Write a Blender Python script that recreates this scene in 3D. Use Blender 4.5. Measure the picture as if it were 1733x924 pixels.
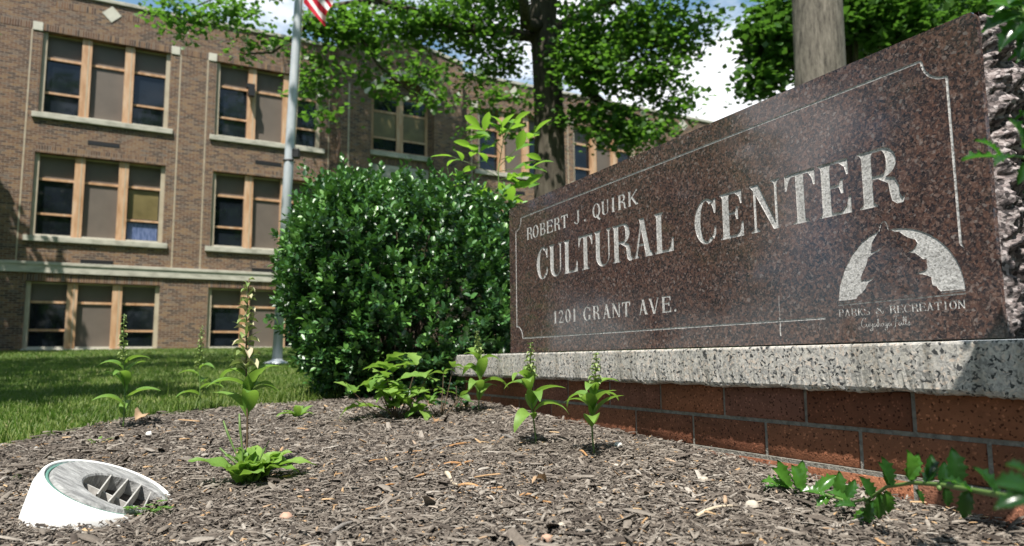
import bpy, math, random
import numpy as np
from math import sin, cos, tan, pi, radians, sqrt, hypot, atan2
from mathutils import Vector, Matrix
from mathutils.geometry import delaunay_2d_cdt

for o in list(bpy.data.objects): bpy.data.objects.remove(o)
S = bpy.context.scene
COL = S.collection
rng = np.random.default_rng(11)
random.seed(5)

# ------------------------------------------------------------------ camera
FPX, CX, CY = 1230.0, 866.5, 462.0
PITCH, ROLL = 0.119204, 0.0101595
def cam_matrix():
    cr, sr = cos(ROLL), sin(ROLL); cp, sp_ = cos(PITCH), sin(PITCH)
    Rr = np.array([[cr, -sr, 0], [sr, cr, 0], [0, 0, 1]])
    base = np.array([[1, 0, 0], [0, 0, 1], [0, -1, 0]], float)
    Rp = np.array([[1, 0, 0], [0, cp, -sp_], [0, sp_, cp]])
    return Rp @ base @ Rr
CM = cam_matrix()
cd = bpy.data.cameras.new('camera'); cam = bpy.data.objects.new('camera', cd); COL.objects.link(cam)
cd.sensor_width = 36; cd.lens = FPX / 1733 * 36; cd.clip_start = 0.02; cd.clip_end = 5000
cam.matrix_world = Matrix([[CM[0][0], -CM[0][1], -CM[0][2], 0], [CM[1][0], -CM[1][1], -CM[1][2], 0],
                           [CM[2][0], -CM[2][1], -CM[2][2], 0], [0, 0, 0, 1]])
cd.dof.use_dof = True; cd.dof.focus_distance = 1.95; cd.dof.aperture_fstop = 4.0
S.camera = cam
S.view_settings.view_transform = 'Standard'
try: S.view_settings.look = 'None'
except Exception: pass
S.view_settings.gamma = 1.0; S.view_settings.use_curve_mapping = False
S.view_settings.exposure = 0.80

# ------------------------------------------------------------------ sun and sky
SUN_AZ, SUN_EL = radians(192), radians(61)
W = bpy.data.worlds.new('World'); S.world = W; W.use_nodes = True
nt = W.node_tree; nt.nodes.clear()
def N(nt, t, **k):
    n = nt.nodes.new(t)
    for a, b in k.items():
        if a in n.inputs.keys(): n.inputs[a].default_value = b
        else: setattr(n, a, b)
    return n
out = N(nt, 'ShaderNodeOutputWorld'); bg = N(nt, 'ShaderNodeBackground', Strength=0.066)
sky = N(nt, 'ShaderNodeTexSky', sky_type='NISHITA', sun_disc=False, sun_elevation=SUN_EL, sun_rotation=SUN_AZ)
sky.air_density = 1.0; sky.dust_density = 1.0; sky.ozone_density = 1.4
tc = N(nt, 'ShaderNodeTexCoord')
mp = N(nt, 'ShaderNodeMapping'); mp.inputs['Scale'].default_value = (1, 1, 2.2); mp.inputs['Location'].default_value = (0.35, 1.1, 0.2)
n1 = N(nt, 'ShaderNodeTexNoise', Scale=2.6, Detail=9.0, Roughness=0.56)
rp = N(nt, 'ShaderNodeValToRGB'); rp.color_ramp.elements[0].position = 0.55; rp.color_ramp.elements[1].position = 0.68
mx = N(nt, 'ShaderNodeMixRGB'); mx.inputs['Color2'].default_value = (12.5, 12.7, 13.0, 1)
nt.links.new(tc.outputs['Generated'], mp.inputs[0]); nt.links.new(mp.outputs[0], n1.inputs['Vector'])
acc = n1.outputs[0]
for az_, el_, wdt, amt in ((16, 16, 11, .30), (-22, 25, 6, .10), (-73, 14, 8, .26), (-54, 21, 5, .2), (3, 24, 9, .12)):   # cumulus banks; those far left, out of view, added to reflect in the slab
    dv = N(nt, 'ShaderNodeVectorMath', operation='DOT_PRODUCT'); a_, e2 = radians(az_), radians(el_)
    dv.inputs[1].default_value = (sin(a_) * cos(e2), cos(a_) * cos(e2), sin(e2)); nt.links.new(tc.outputs['Generated'], dv.inputs[0])
    mr_ = N(nt, 'ShaderNodeMapRange'); mr_.interpolation_type = 'SMOOTHSTEP'; mr_.inputs['From Min'].default_value = cos(radians(wdt)); mr_.inputs['From Max'].default_value = 1.0; mr_.inputs['To Max'].default_value = amt
    nt.links.new(dv.outputs['Value'], mr_.inputs[0]); ad_ = N(nt, 'ShaderNodeMath', operation='ADD'); nt.links.new(acc, ad_.inputs[0]); nt.links.new(mr_.outputs[0], ad_.inputs[1]); acc = ad_.outputs[0]
nt.links.new(acc, rp.inputs[0]); nt.links.new(rp.outputs[0], mx.inputs['Fac'])
hz = N(nt, 'ShaderNodeMixRGB', blend_type='ADD'); hz.inputs[0].default_value = 1; hz.inputs[2].default_value = (.75, 1.6, 2.2, 1); nt.links.new(sky.outputs[0], hz.inputs[1])
nt.links.new(hz.outputs[0], mx.inputs['Color1']); nt.links.new(mx.outputs[0], bg.inputs[0]); nt.links.new(bg.outputs[0], out.inputs[0])
sd = bpy.data.lights.new('sun', 'SUN'); sd.energy = 5.0; sd.angle = radians(0.53); sd.color = (1.0, 0.955, 0.89)
sun = bpy.data.objects.new('sun', sd); COL.objects.link(sun)
sv = Vector((sin(SUN_AZ) * cos(SUN_EL), cos(SUN_AZ) * cos(SUN_EL), sin(SUN_EL)))
sun.rotation_euler = sv.to_track_quat('Z', 'Y').to_euler(); sun.location = (0, -20, 30)

# ------------------------------------------------------------------ geometry of the site
YS, YB = -0.4623734, 1.0633584
ds = np.array([sin(YS), cos(YS), 0.]); ns = np.array([-cos(YS), sin(YS), 0.])
db = np.array([sin(YB), cos(YB), 0.]); nb = np.array([cos(YB), -sin(YB), 0.])
GY = [-40, -5, 0, 1.3, 1.55, 2.2, 2.9, 3.45, 4.5, 6, 8.2, 10.6, 13, 20, 22, 27, 60, 900]
GZ = [-.5, -.42, -.385, -.352, -.340, -.300, -.270, -.238, -.205, -.155, -.09, -.025, .06, .37, .42, .45, .5, .6]
def gz(x, y):
    dip = .040 * np.clip((-np.asarray(x) - .1) / .8, 0, 1) * np.clip((3.2 - np.asarray(y)) / 1.4, 0, 1)
    return np.interp(y, GY, GZ) - dip + 0.008 * np.sin(np.asarray(x) * 2.3 + 0.7) * np.exp(-np.abs(np.asarray(y) - 2.5) / 4)
def ray(px, py): return CM @ np.array([(px - CX) / FPX, (py - CY) / FPX, 1.])
def hit(px, py, up=0.02):
    r = ray(px, py); t = 0.5; st = 0.01
    while t < 60:
        p = r * t
        if p[2] < gz(p[0], p[1]) + up: return p
        t += st; st *= 1.004
    return r * 60
def at(px, py, depth):
    r = ray(px, py); return r * (depth / r[1])

# ------------------------------------------------------------------ object helpers
def tag(o, label=None, cat=None, group=None, kind=None):
    if label: o['label'] = label
    if cat: o['category'] = cat
    if group: o['group'] = group
    if kind: o['kind'] = kind
    return o
def empty(name, loc, rz=0, **k):
    o = bpy.data.objects.new(name, None); COL.objects.link(o); o.location = loc; o.rotation_euler = (0, 0, rz)
    o.empty_display_size = 0.1
    return tag(o, **k)
class MB:
    def __init__(s): s.v = []; s.f = []; s.m = []
    def add(s, vs, fs, m=0):
        b = len(s.v); s.v += [tuple(map(float, v)) for v in vs]; s.f += [tuple(b + i for i in f) for f in fs]; s.m += [m] * len(fs); return s
    def box(s, x0, x1, y0, y1, z0, z1, m=0):
        return s.add([(x0, y0, z0), (x1, y0, z0), (x1, y1, z0), (x0, y1, z0), (x0, y0, z1), (x1, y0, z1), (x1, y1, z1), (x0, y1, z1)],
              [(0, 3, 2, 1), (4, 5, 6, 7), (0, 1, 5, 4), (1, 2, 6, 5), (2, 3, 7, 6), (3, 0, 4, 7)], m)
    def tube(s, pts, rad, n=8, m=0, cap=True, wob=0.0):
        pts = [np.array(p, float) for p in pts]; k = len(pts); vs = []; up = None
        if not hasattr(rad, '__len__'): rad = [rad] * k
        for i, p in enumerate(pts):
            t = pts[min(i + 1, k - 1)] - pts[max(i - 1, 0)]; t /= max(np.linalg.norm(t), 1e-9)
            a = np.cross(t, up if up is not None and abs(up @ t) < .95 else ([0, 0, 1.] if abs(t[2]) < .9 else [1., 0, 0])); a /= np.linalg.norm(a)
            b = np.cross(t, a); up = b if False else up
            for j in range(n):
                th = 2 * pi * j / n; r = rad[i] * (1 + wob * sin(3 * th + i * .7) * .5 + wob * random.uniform(-.5, .5))
                vs.append(p + r * (cos(th) * a + sin(th) * b))
        fs = [(i * n + j, i * n + (j + 1) % n, (i + 1) * n + (j + 1) % n, (i + 1) * n + j) for i in range(k - 1) for j in range(n)]
        if cap: fs += [tuple(reversed(range(n))), tuple(range((k - 1) * n, k * n))]
        return s.add(vs, fs, m)
    def build(s, name, mats, parent=None, smooth=False, bevel=0, loc=None):
        me = bpy.data.meshes.new(name); me.from_pydata(s.v, [], s.f)
        for m in (mats if isinstance(mats, (list, tuple)) else [mats]): me.materials.append(m)
        if len(me.materials) > 1: me.polygons.foreach_set('material_index', s.m)
        if smooth: me.polygons.foreach_set('use_smooth', [True] * len(me.polygons))
        me.validate(); me.update()
        o = bpy.data.objects.new(name, me); COL.objects.link(o)
        if parent: o.parent = parent
        if loc is not None: o.location = loc
        if bevel:
            b = o.modifiers.new('bevel', 'BEVEL'); b.width = bevel; b.segments = 2; b.limit_method = 'ANGLE'
        return o
def npmesh(name, V, F, mat, parent=None, tint=None, smooth=False):
    V = np.asarray(V, np.float32); F = np.asarray(F, np.int32)
    me = bpy.data.meshes.new(name); k = F.shape[1]
    me.vertices.add(len(V)); me.vertices.foreach_set('co', V.ravel())
    me.loops.add(F.size); me.loops.foreach_set('vertex_index', F.ravel())
    me.polygons.add(len(F)); me.polygons.foreach_set('loop_start', np.arange(0, F.size, k, dtype=np.int32))
    me.polygons.foreach_set('loop_total', np.full(len(F), k, np.int32))
    if smooth: me.polygons.foreach_set('use_smooth', np.ones(len(F), bool))
    me.update(calc_edges=True)
    if tint is not None:
        a = me.attributes.new('tint', 'FLOAT', 'POINT'); a.data.foreach_set('value', np.asarray(tint, np.float32))
    me.materials.append(mat)
    o = bpy.data.objects.new(name, me); COL.objects.link(o)
    if parent: o.parent = parent
    return o
def scatter(tv, tf, P, Rm, Sc, tint=None, vtint=None):
    """copies of a small template: P (n,3), Rm (n,3,3), Sc (n,) or (n,3)"""
    tv = np.asarray(tv, float); n = len(P); k = len(tv)
    Sc = np.asarray(Sc); Sc = Sc[:, None] * np.ones((1, 3)) if Sc.ndim == 1 else Sc
    L = tv[None] * Sc[:, None, :]
    V = np.einsum('nij,nkj->nki', Rm, L) + P[:, None, :]
    F = (np.asarray(tf)[None] + (np.arange(n) * k)[:, None, None]).reshape(-1, len(tf[0]))
    T = np.repeat(tint, k) if tint is not None else None
    return V.reshape(-1, 3), F, T
def rotm(yaw, tilt, tdir, roll=None):
    """yaw about z, then tilt by angle tilt about a horizontal axis of direction tdir"""
    n = len(yaw); c, s = np.cos(yaw), np.sin(yaw); Z = np.zeros((n, 3, 3)); Z[:, 0, 0] = c; Z[:, 0, 1] = -s; Z[:, 1, 0] = s; Z[:, 1, 1] = c; Z[:, 2, 2] = 1
    ax = np.stack([np.cos(tdir), np.sin(tdir), 0 * tdir], 1); K = np.zeros((n, 3, 3))
    K[:, 0, 1] = -ax[:, 2]; K[:, 0, 2] = ax[:, 1]; K[:, 1, 0] = ax[:, 2]; K[:, 1, 2] = -ax[:, 0]; K[:, 2, 0] = -ax[:, 1]; K[:, 2, 1] = ax[:, 0]
    Rt = np.eye(3)[None] + np.sin(tilt)[:, None, None] * K + (1 - np.cos(tilt))[:, None, None] * (K @ K)
    return Rt @ Z

# ------------------------------------------------------------------ materials
def mat(name, color=(.5, .5, .5), rough=.6, spec=.5, metal=0.):
    m = bpy.data.materials.new(name); m.use_nodes = True; t = m.node_tree; b = t.nodes['Principled BSDF']
    b.inputs['Base Color'].default_value = (*color, 1); b.inputs['Roughness'].default_value = rough
    b.inputs['Specular IOR Level'].default_value = spec; b.inputs['Metallic'].default_value = metal
    return m
def nodes(m): return m.node_tree, m.node_tree.nodes['Principled BSDF'], m.node_tree.links.new
def ramp(t, els):
    r = N(t, 'ShaderNodeValToRGB'); cr = r.color_ramp
    while len(cr.elements) < len(els): cr.elements.new(.5)
    for e, (p, c) in zip(cr.elements, els): e.position = p; e.color = (*c, 1) if len(c) == 3 else c
    return r
def noise_mat(name, els, scale=20, detail=6, rough=.7, bump=0., bscale=None, spec=.4, metal=0, coord='Object', stretch=None, rr=.6):
    m = mat(name, els[0][1], rough, spec, metal); t, b, L = nodes(m)
    tcn = N(t, 'ShaderNodeTexCoord'); v = tcn.outputs[coord]
    if stretch:
        mpn = N(t, 'ShaderNodeMapping'); mpn.inputs['Scale'].default_value = stretch; L(v, mpn.inputs[0]); v = mpn.outputs[0]
    n = N(t, 'ShaderNodeTexNoise', Scale=scale, Detail=detail, Roughness=rr); L(v, n.inputs['Vector'])
    r = ramp(t, els); L(n.outputs[0], r.inputs[0]); L(r.outputs[0], b.inputs['Base Color'])
    if bump:
        n2 = N(t, 'ShaderNodeTexNoise', Scale=bscale or scale * 3, Detail=5.); L(v, n2.inputs['Vector'])
        bm = N(t, 'ShaderNodeBump', Strength=bump, Distance=.01); L(n2.outputs[0], bm.inputs['Height']); L(bm.outputs[0], b.inputs['Normal'])
    return m
def leaf_mat(name, els, rough=.4, spec=.5, trans=.35, tcol=(.2, .42, .04)):
    m = mat(name, els[0][1], rough, spec); t, b, L = nodes(m)
    a = N(t, 'ShaderNodeAttribute'); a.attribute_name = 'tint'
    r = ramp(t, els); L(a.outputs['Fac'], r.inputs[0])
    tcn = N(t, 'ShaderNodeTexCoord'); nz = N(t, 'ShaderNodeTexNoise', Scale=60., Detail=2.); L(tcn.outputs['Object'], nz.inputs['Vector'])
    hs = N(t, 'ShaderNodeHueSaturation'); mr = N(t, 'ShaderNodeMapRange'); mr.inputs['To Min'].default_value = .75; mr.inputs['To Max'].default_value = 1.25
    L(nz.outputs[0], mr.inputs[0]); L(mr.outputs[0], hs.inputs['Value']); L(r.outputs[0], hs.inputs['Color']); L(hs.outputs[0], b.inputs['Base Color'])
    if trans:
        tr = N(t, 'ShaderNodeBsdfTranslucent'); mxs = N(t, 'ShaderNodeMixShader'); mxs.inputs[0].default_value = trans
        mc = N(t, 'ShaderNodeMixRGB', blend_type='MULTIPLY'); mc.inputs[0].default_value = 0.0; mc.inputs[1].default_value = (*tcol, 1)
        L(mc.outputs[0], tr.inputs[0]); L(b.outputs[0], mxs.inputs[1]); L(tr.outputs[0], mxs.inputs[2])
        L(mxs.outputs[0], t.nodes['Material Output'].inputs[0])
    return m
M = {}
def polished_granite():
    m = mat('polished_brown_granite', (.1, .05, .05), .09, .8); t, b, L = nodes(m)
    tcn = N(t, 'ShaderNodeTexCoord')
    wn = N(t, 'ShaderNodeTexNoise', Scale=60., Detail=3.); L(tcn.outputs['Object'], wn.inputs['Vector'])
    ad = N(t, 'ShaderNodeMixRGB', blend_type='ADD'); ad.inputs[0].default_value = .012; L(tcn.outputs['Object'], ad.inputs[1]); L(wn.outputs['Color'], ad.inputs[2])
    v1 = N(t, 'ShaderNodeTexVoronoi', Scale=150.); v2 = N(t, 'ShaderNodeTexVoronoi', Scale=340.)
    L(ad.outputs[0], v1.inputs['Vector']); L(ad.outputs[0], v2.inputs['Vector'])
    s1 = N(t, 'ShaderNodeSeparateColor'); L(v1.outputs['Color'], s1.inputs[0]); s2 = N(t, 'ShaderNodeSeparateColor'); L(v2.outputs['Color'], s2.inputs[0])
    r1 = ramp(t, [(0, (.018, .017, .021)), (.3, (.042, .032, .033)), (.52, (.085, .052, .044)), (.78, (.15, .078, .058)), (.93, (.20, .125, .10)), (1, (.26, .225, .21))])
    r2 = ramp(t, [(0, (.010, .011, .015)), (.45, (.042, .032, .034)), (.75, (.098, .056, .045)), (1, (.22, .17, .15))])
    L(s1.outputs[0], r1.inputs[0]); L(s2.outputs[0], r2.inputs[0])
    nz = N(t, 'ShaderNodeTexNoise', Scale=4., Detail=3.); L(tcn.outputs['Object'], nz.inputs['Vector'])
    mm = N(t, 'ShaderNodeMixRGB'); mm.inputs[0].default_value = .45; L(r1.outputs[0], mm.inputs[1]); L(r2.outputs[0], mm.inputs[2])
    hs = N(t, 'ShaderNodeHueSaturation'); mr = N(t, 'ShaderNodeMapRange'); mr.inputs['To Min'].default_value = .7; mr.inputs['To Max'].default_value = 1.2
    L(nz.outputs[0], mr.inputs[0]); L(mr.outputs[0], hs.inputs['Value']); L(mm.outputs[0], hs.inputs['Color']); L(hs.outputs[0], b.inputs['Base Color'])
    # faint dust and water marks make the gloss uneven
    n3 = N(t, 'ShaderNodeTexNoise', Scale=9., Detail=6.); L(tcn.outputs['Object'], n3.inputs['Vector'])
    mr2 = N(t, 'ShaderNodeMapRange'); mr2.inputs['From Min'].default_value = .35; mr2.inputs['From Max'].default_value = .7
    mr2.inputs['To Min'].default_value = .05; mr2.inputs['To Max'].default_value = .15; L(n3.outputs[0], mr2.inputs[0]); L(mr2.outputs[0], b.inputs['Roughness'])
    return m
M['granite'] = polished_granite()
def frosted():
    m = mat('frosted_granite', (.4, .38, .36), .8, .3); t, b, L = nodes(m)
    tcn = N(t, 'ShaderNodeTexCoord'); v1 = N(t, 'ShaderNodeTexVoronoi', Scale=260.); L(tcn.outputs['Object'], v1.inputs['Vector'])
    s1 = N(t, 'ShaderNodeSeparateColor'); L(v1.outputs['Color'], s1.inputs[0])
    r = ramp(t, [(0, (.26, .25, .24)), (.25, (.40, .39, .375)), (.6, (.55, .535, .515)), (1, (.66, .64, .62))]); L(s1.outputs[0], r.inputs[0])
    nl = N(t, 'ShaderNodeTexNoise', Scale=11., Detail=4.); L(tcn.outputs['Object'], nl.inputs['Vector']); hl_ = N(t, 'ShaderNodeHueSaturation'); ml = N(t, 'ShaderNodeMapRange'); ml.inputs['From Min'].default_value = .3; ml.inputs['From Max'].default_value = .7; ml.inputs['To Min'].default_value = .74; ml.inputs['To Max'].default_value = 1.0
    L(nl.outputs[0], ml.inputs[0]); L(ml.outputs[0], hl_.inputs['Value']); L(r.outputs[0], hl_.inputs['Color']); L(hl_.outputs[0], b.inputs['Base Color'])
    n2 = N(t, 'ShaderNodeTexNoise', Scale=300., Detail=3.); L(tcn.outputs['Object'], n2.inputs['Vector'])
    bm = N(t, 'ShaderNodeBump', Strength=.5, Distance=.002); L(n2.outputs[0], bm.inputs['Height']); L(bm.outputs[0], b.inputs['Normal'])
    return m
M['frosted'] = frosted()
def rough_granite():
    m = mat('rock_face_granite', (.4, .38, .36), .85, .25); t, b, L = nodes(m)
    tcn = N(t, 'ShaderNodeTexCoord'); v1 = N(t, 'ShaderNodeTexVoronoi', Scale=140.); L(tcn.outputs['Object'], v1.inputs['Vector'])
    s1 = N(t, 'ShaderNodeSeparateColor'); L(v1.outputs['Color'], s1.inputs[0])
    r = ramp(t, [(0, (.028, .025, .026)), (.3, (.10, .084, .083)), (.65, (.22, .18, .172)), (1, (.37, .33, .32))]); L(s1.outputs[0], r.inputs[0]); L(r.outputs[0], b.inputs['Base Color'])
    n2 = N(t, 'ShaderNodeTexNoise', Scale=120., Detail=5.); L(tcn.outputs['Object'], n2.inputs['Vector'])
    bm = N(t, 'ShaderNodeBump', Strength=.9, Distance=.006); L(n2.outputs[0], bm.inputs['Height']); L(bm.outputs[0], b.inputs['Normal'])
    return m
M['rock'] = rough_granite()
def coping_granite():
    m = mat('speckled_pale_granite', (.5, .5, .47), .62, .35); t, b, L = nodes(m)
    tcn = N(t, 'ShaderNodeTexCoord')
    wn = N(t, 'ShaderNodeTexNoise', Scale=45., Detail=4.); L(tcn.outputs['Object'], wn.inputs['Vector'])
    ad = N(t, 'ShaderNodeMixRGB', blend_type='ADD'); ad.inputs[0].default_value = .03; L(tcn.outputs['Object'], ad.inputs[1]); L(wn.outputs['Color'], ad.inputs[2])
    v1 = N(t, 'ShaderNodeTexVoronoi', Scale=165.); L(ad.outputs[0], v1.inputs['Vector']); s1 = N(t, 'ShaderNodeSeparateColor'); L(v1.outputs['Color'], s1.inputs[0])
    r = ramp(t, [(0, (.045, .048, .05)), (.10, (.075, .075, .075)), (.14, (.30, .29, .275)), (.45, (.46, .44, .41)), (.8, (.58, .545, .49)), (1, (.60, .50, .42))]); L(s1.outputs[0], r.inputs[0])
    v2 = N(t, 'ShaderNodeTexVoronoi', Scale=260.); L(ad.outputs[0], v2.inputs['Vector']); s2 = N(t, 'ShaderNodeSeparateColor'); L(v2.outputs['Color'], s2.inputs[0])
    r2 = ramp(t, [(0, (.25, .25, .25)), (.3, (.8, .8, .78)), (1, (1, 1, 1))]); L(s2.outputs[1], r2.inputs[0])
    mm = N(t, 'ShaderNodeMixRGB', blend_type='MULTIPLY'); mm.inputs[0].default_value = .55; L(r.outputs[0], mm.inputs[1]); L(r2.outputs[0], mm.inputs[2])
    # run-off stains: vertical streaks
    mpn = N(t, 'ShaderNodeMapping'); mpn.inputs['Scale'].default_value = (22, 22, 1.5); L(tcn.outputs['Object'], mpn.inputs[0])
    n3 = N(t, 'ShaderNodeTexNoise', Scale=1., Detail=3.); L(mpn.outputs[0], n3.inputs['Vector'])
    r3 = ramp(t, [(.3, (.42, .41, .38)), (.42, (.85, .85, .83)), (.5, (1, 1, 1))]); L(n3.outputs[0], r3.inputs[0])
    m3 = N(t, 'ShaderNodeMixRGB', blend_type='MULTIPLY'); m3.inputs[0].default_value = .8; L(mm.outputs[0], m3.inputs[1]); L(r3.outputs[0], m3.inputs[2])
    L(m3.outputs[0], b.inputs['Base Color'])
    n2 = N(t, 'ShaderNodeTexNoise', Scale=170., Detail=4.); L(tcn.outputs['Object'], n2.inputs['Vector'])
    bm = N(t, 'ShaderNodeBump', Strength=.35, Distance=.003); L(n2.outputs[0], bm.inputs['Height']); L(bm.outputs[0], b.inputs['Normal'])
    return m
M['coping'] = coping_granite()
def plinth_brick():
    m = mat('red_wirecut_brick', (.3, .1, .05), .85, .25); t, b, L = nodes(m)
    a = N(t, 'ShaderNodeAttribute'); a.attribute_name = 'tint'
    r = ramp(t, [(0, (.15, .058, .033)), (.4, (.215, .084, .044)), (.75, (.265, .106, .054)), (1, (.19, .086, .060))]); L(a.outputs['Fac'], r.inputs[0])
    tcn = N(t, 'ShaderNodeTexCoord'); n1_ = N(t, 'ShaderNodeTexNoise', Scale=25., Detail=7., Roughness=.7); L(tcn.outputs['Object'], n1_.inputs['Vector'])
    hs = N(t, 'ShaderNodeHueSaturation'); mr = N(t, 'ShaderNodeMapRange'); mr.inputs['To Min'].default_value = .5; mr.inputs['To Max'].default_value = 1.5
    L(n1_.outputs[0], mr.inputs[0]); L(mr.outputs[0], hs.inputs['Value']); L(r.outputs[0], hs.inputs['Color'])
    v = N(t, 'ShaderNodeTexVoronoi', Scale=230.); L(tcn.outputs['Object'], v.inputs['Vector']); s = N(t, 'ShaderNodeSeparateColor'); L(v.outputs['Color'], s.inputs[0])
    r2 = ramp(t, [(0, (.25, .2, .18)), (.07, (.3, .25, .22)), (.1, (1, 1, 1)), (.93, (1, 1, 1)), (.97, (1.9, 1.9, 1.9))]); L(s.outputs[0], r2.inputs[0])
    mm = N(t, 'ShaderNodeMixRGB', blend_type='MULTIPLY'); mm.inputs[0].default_value = .9; L(hs.outputs[0], mm.inputs[1]); L(r2.outputs[0], mm.inputs[2])
    L(mm.outputs[0], b.inputs['Base Color'])
    n2 = N(t, 'ShaderNodeTexNoise', Scale=220., Detail=5.); L(tcn.outputs['Object'], n2.inputs['Vector'])
    bm = N(t, 'ShaderNodeBump', Strength=.7, Distance=.004); L(n2.outputs[0], bm.inputs['Height']); L(bm.outputs[0], b.inputs['Normal'])
    return m
M['pbrick'] = plinth_brick()
M['mortar'] = noise_mat('grey_mortar', [(.3, (.13, .122, .105)), (.7, (.30, .28, .24))], 60, bump=.8, bscale=150, rough=.95)
def wall_brick(name, soldier=False, dark=1.0):
    m = mat(name, (.2, .12, .09), .9, .2); t, b, L = nodes(m)
    tcn = N(t, 'ShaderNodeTexCoord'); sx = N(t, 'ShaderNodeSeparateXYZ'); L(tcn.outputs['Object'], sx.inputs[0])
    ad = N(t, 'ShaderNodeMath', operation='ADD'); L(sx.outputs[0], ad.inputs[0]); L(sx.outputs[1], ad.inputs[1])
    cb = N(t, 'ShaderNodeCombineXYZ')
    if soldier: L(sx.outputs[2], cb.inputs[0]); L(ad.outputs[0], cb.inputs[1])
    else: L(ad.outputs[0], cb.inputs[0]); L(sx.outputs[2], cb.inputs[1])
    def bt(c1, c2, mo):
        br = N(t, 'ShaderNodeTexBrick'); br.offset = 0 if soldier else .5
        br.inputs['Scale'].default_value = 1; br.inputs['Brick Width'].default_value = .213 if not soldier else .4; br.inputs['Row Height'].default_value = .0677
        br.inputs['Mortar Size'].default_value = .009; br.inputs['Mortar Smooth'].default_value = .2; br.inputs['Bias'].default_value = 0
        br.inputs['Color1'].default_value = (*c1, 1); br.inputs['Color2'].default_value = (*c2, 1); br.inputs['Mortar'].default_value = (*mo, 1); L(cb.outputs[0], br.inputs['Vector']); return br
    br = bt((0, 0, 0), (1, 1, 1), (.5, .5, .5))
    r = ramp(t, [(0, (.050, .036, .032)), (.22, (.086, .049, .035)), (.45, (.132, .070, .042)), (.65, (.165, .093, .053)), (.82, (.215, .126, .065)), (1, (.11, .088, .078))])
    L(br.outputs['Color'], r.inputs[0])
    nz = N(t, 'ShaderNodeTexNoise', Scale=1.3, Detail=5.); L(tcn.outputs['Object'], nz.inputs['Vector'])
    hs = N(t, 'ShaderNodeHueSaturation'); mr = N(t, 'ShaderNodeMapRange'); mr.inputs['To Min'].default_value = .75 * dark; mr.inputs['To Max'].default_value = 1.3 * dark
    L(nz.outputs[0], mr.inputs[0]); L(mr.outputs[0], hs.inputs['Value']); L(r.outputs[0], hs.inputs['Color'])
    mm = N(t, 'ShaderNodeMixRGB'); L(br.outputs['Fac'], mm.inputs[0]); L(hs.outputs[0], mm.inputs[1]); mm.inputs[2].default_value = (.25, .205, .16, 1)
    L(mm.outputs[0], b.inputs['Base Color'])
    bm = N(t, 'ShaderNodeBump', Strength=.6, Distance=.01); iv = N(t, 'ShaderNodeMath', operation='SUBTRACT'); iv.inputs[0].default_value = 1; L(br.outputs['Fac'], iv.inputs[1])
    L(iv.outputs[0], bm.inputs['Height']); L(bm.outputs[0], b.inputs['Normal'])
    return m
M['brick'] = wall_brick('brown_facade_brick'); M['soldier'] = wall_brick('soldier_brick', True, 1.08)
M['limestone'] = noise_mat('weathered_limestone', [(.25, (.22, .21, .17)), (.5, (.42, .40, .33)), (.8, (.55, .52, .44))], 3, 8, .85, stretch=(1, 1, 2.5))
M['stonelight'] = noise_mat('clean_limestone', [(.3, (.46, .44, .36)), (.8, (.58, .55, .46))], 4, 6, .8)
M['wood'] = noise_mat('faded_cream_wood', [(.3, (.36, .19, .09)), (.5, (.50, .30, .17)), (.75, (.60, .44, .31))], 2.2, 6, .55, stretch=(3, 3, .6))
M['jamb'] = noise_mat('tan_trim_paint', [(.3, (.36, .30, .21)), (.7, (.46, .40, .30))], 3, 4, .6)
M['panel'] = noise_mat('taupe_infill_panel', [(.3, (.108, .088, .072)), (.7, (.138, .112, .09))], 1.5, 5, .55)
M['glass'] = noise_mat('dark_window_glass', [(.35, (.006, .008, .010)), (.6, (.012, .016, .022))], 1.2, 3, .04, spec=.5)
M['curtain'] = noise_mat('blue_curtain', [(.35, (.04, .07, .16)), (.65, (.16, .20, .34))], 9, 4, .35, stretch=(4, 1, .5))
M['blind'] = noise_mat('yellow_blind', [(.3, (.12, .095, .04)), (.7, (.20, .16, .07))], 2, 4, .3)
M['black'] = mat('black_iron', (.008, .008, .009), .5)
M['flatroof'] = noise_mat('roof_felt', [(.3, (.05, .05, .05)), (.7, (.09, .085, .08))], 5)
M['alu'] = noise_mat('brushed_aluminium', [(.3, (.46, .49, .52)), (.7, (.58, .60, .62))], 14, 4, .38, metal=.25, stretch=(1, 1, .3))
M['bark'] = noise_mat('ridged_dark_bark', [(.3, (.028, .023, .018)), (.5, (.07, .058, .042)), (.72, (.125, .108, .082))], 9, 8, .95, bump=1.0, bscale=18, stretch=(1.6, 1.6, .28))
M['bark2'] = noise_mat('smooth_grey_bark', [(.38, (.024, .020, .016)), (.46, (.10, .088, .070)), (.56, (.155, .137, .110)), (.68, (.25, .222, .182))], 9, 12, .9, bump=1.0, bscale=22, stretch=(2.2, 2.2, .36), rr=.78)
M['twig'] = noise_mat('brown_twig', [(.3, (.05, .035, .022)), (.7, (.12, .09, .06))], 60, 4, .8)
M['leaf_tree'] = leaf_mat('maple_leaf', [(0, (.032, .075, .022)), (.5, (.058, .125, .030)), (1, (.10, .185, .04))], .42, .45, .42, (.16, .36, .035))
M['leaf_far'] = leaf_mat('far_leaf', [(0, (.035, .085, .020)), (.5, (.055, .13, .026)), (1, (.085, .17, .035))], .45, .4, .35, (.12, .28, .03))
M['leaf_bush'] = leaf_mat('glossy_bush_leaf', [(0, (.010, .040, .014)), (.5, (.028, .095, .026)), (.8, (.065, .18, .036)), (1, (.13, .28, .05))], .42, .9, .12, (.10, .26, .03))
M['leaf_holly'] = leaf_mat('holly_leaf', [(0, (.010, .036, .009)), (.6, (.026, .085, .014)), (1, (.07, .18, .022))], .24, .5, .22, (.12, .42, .03))
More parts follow.
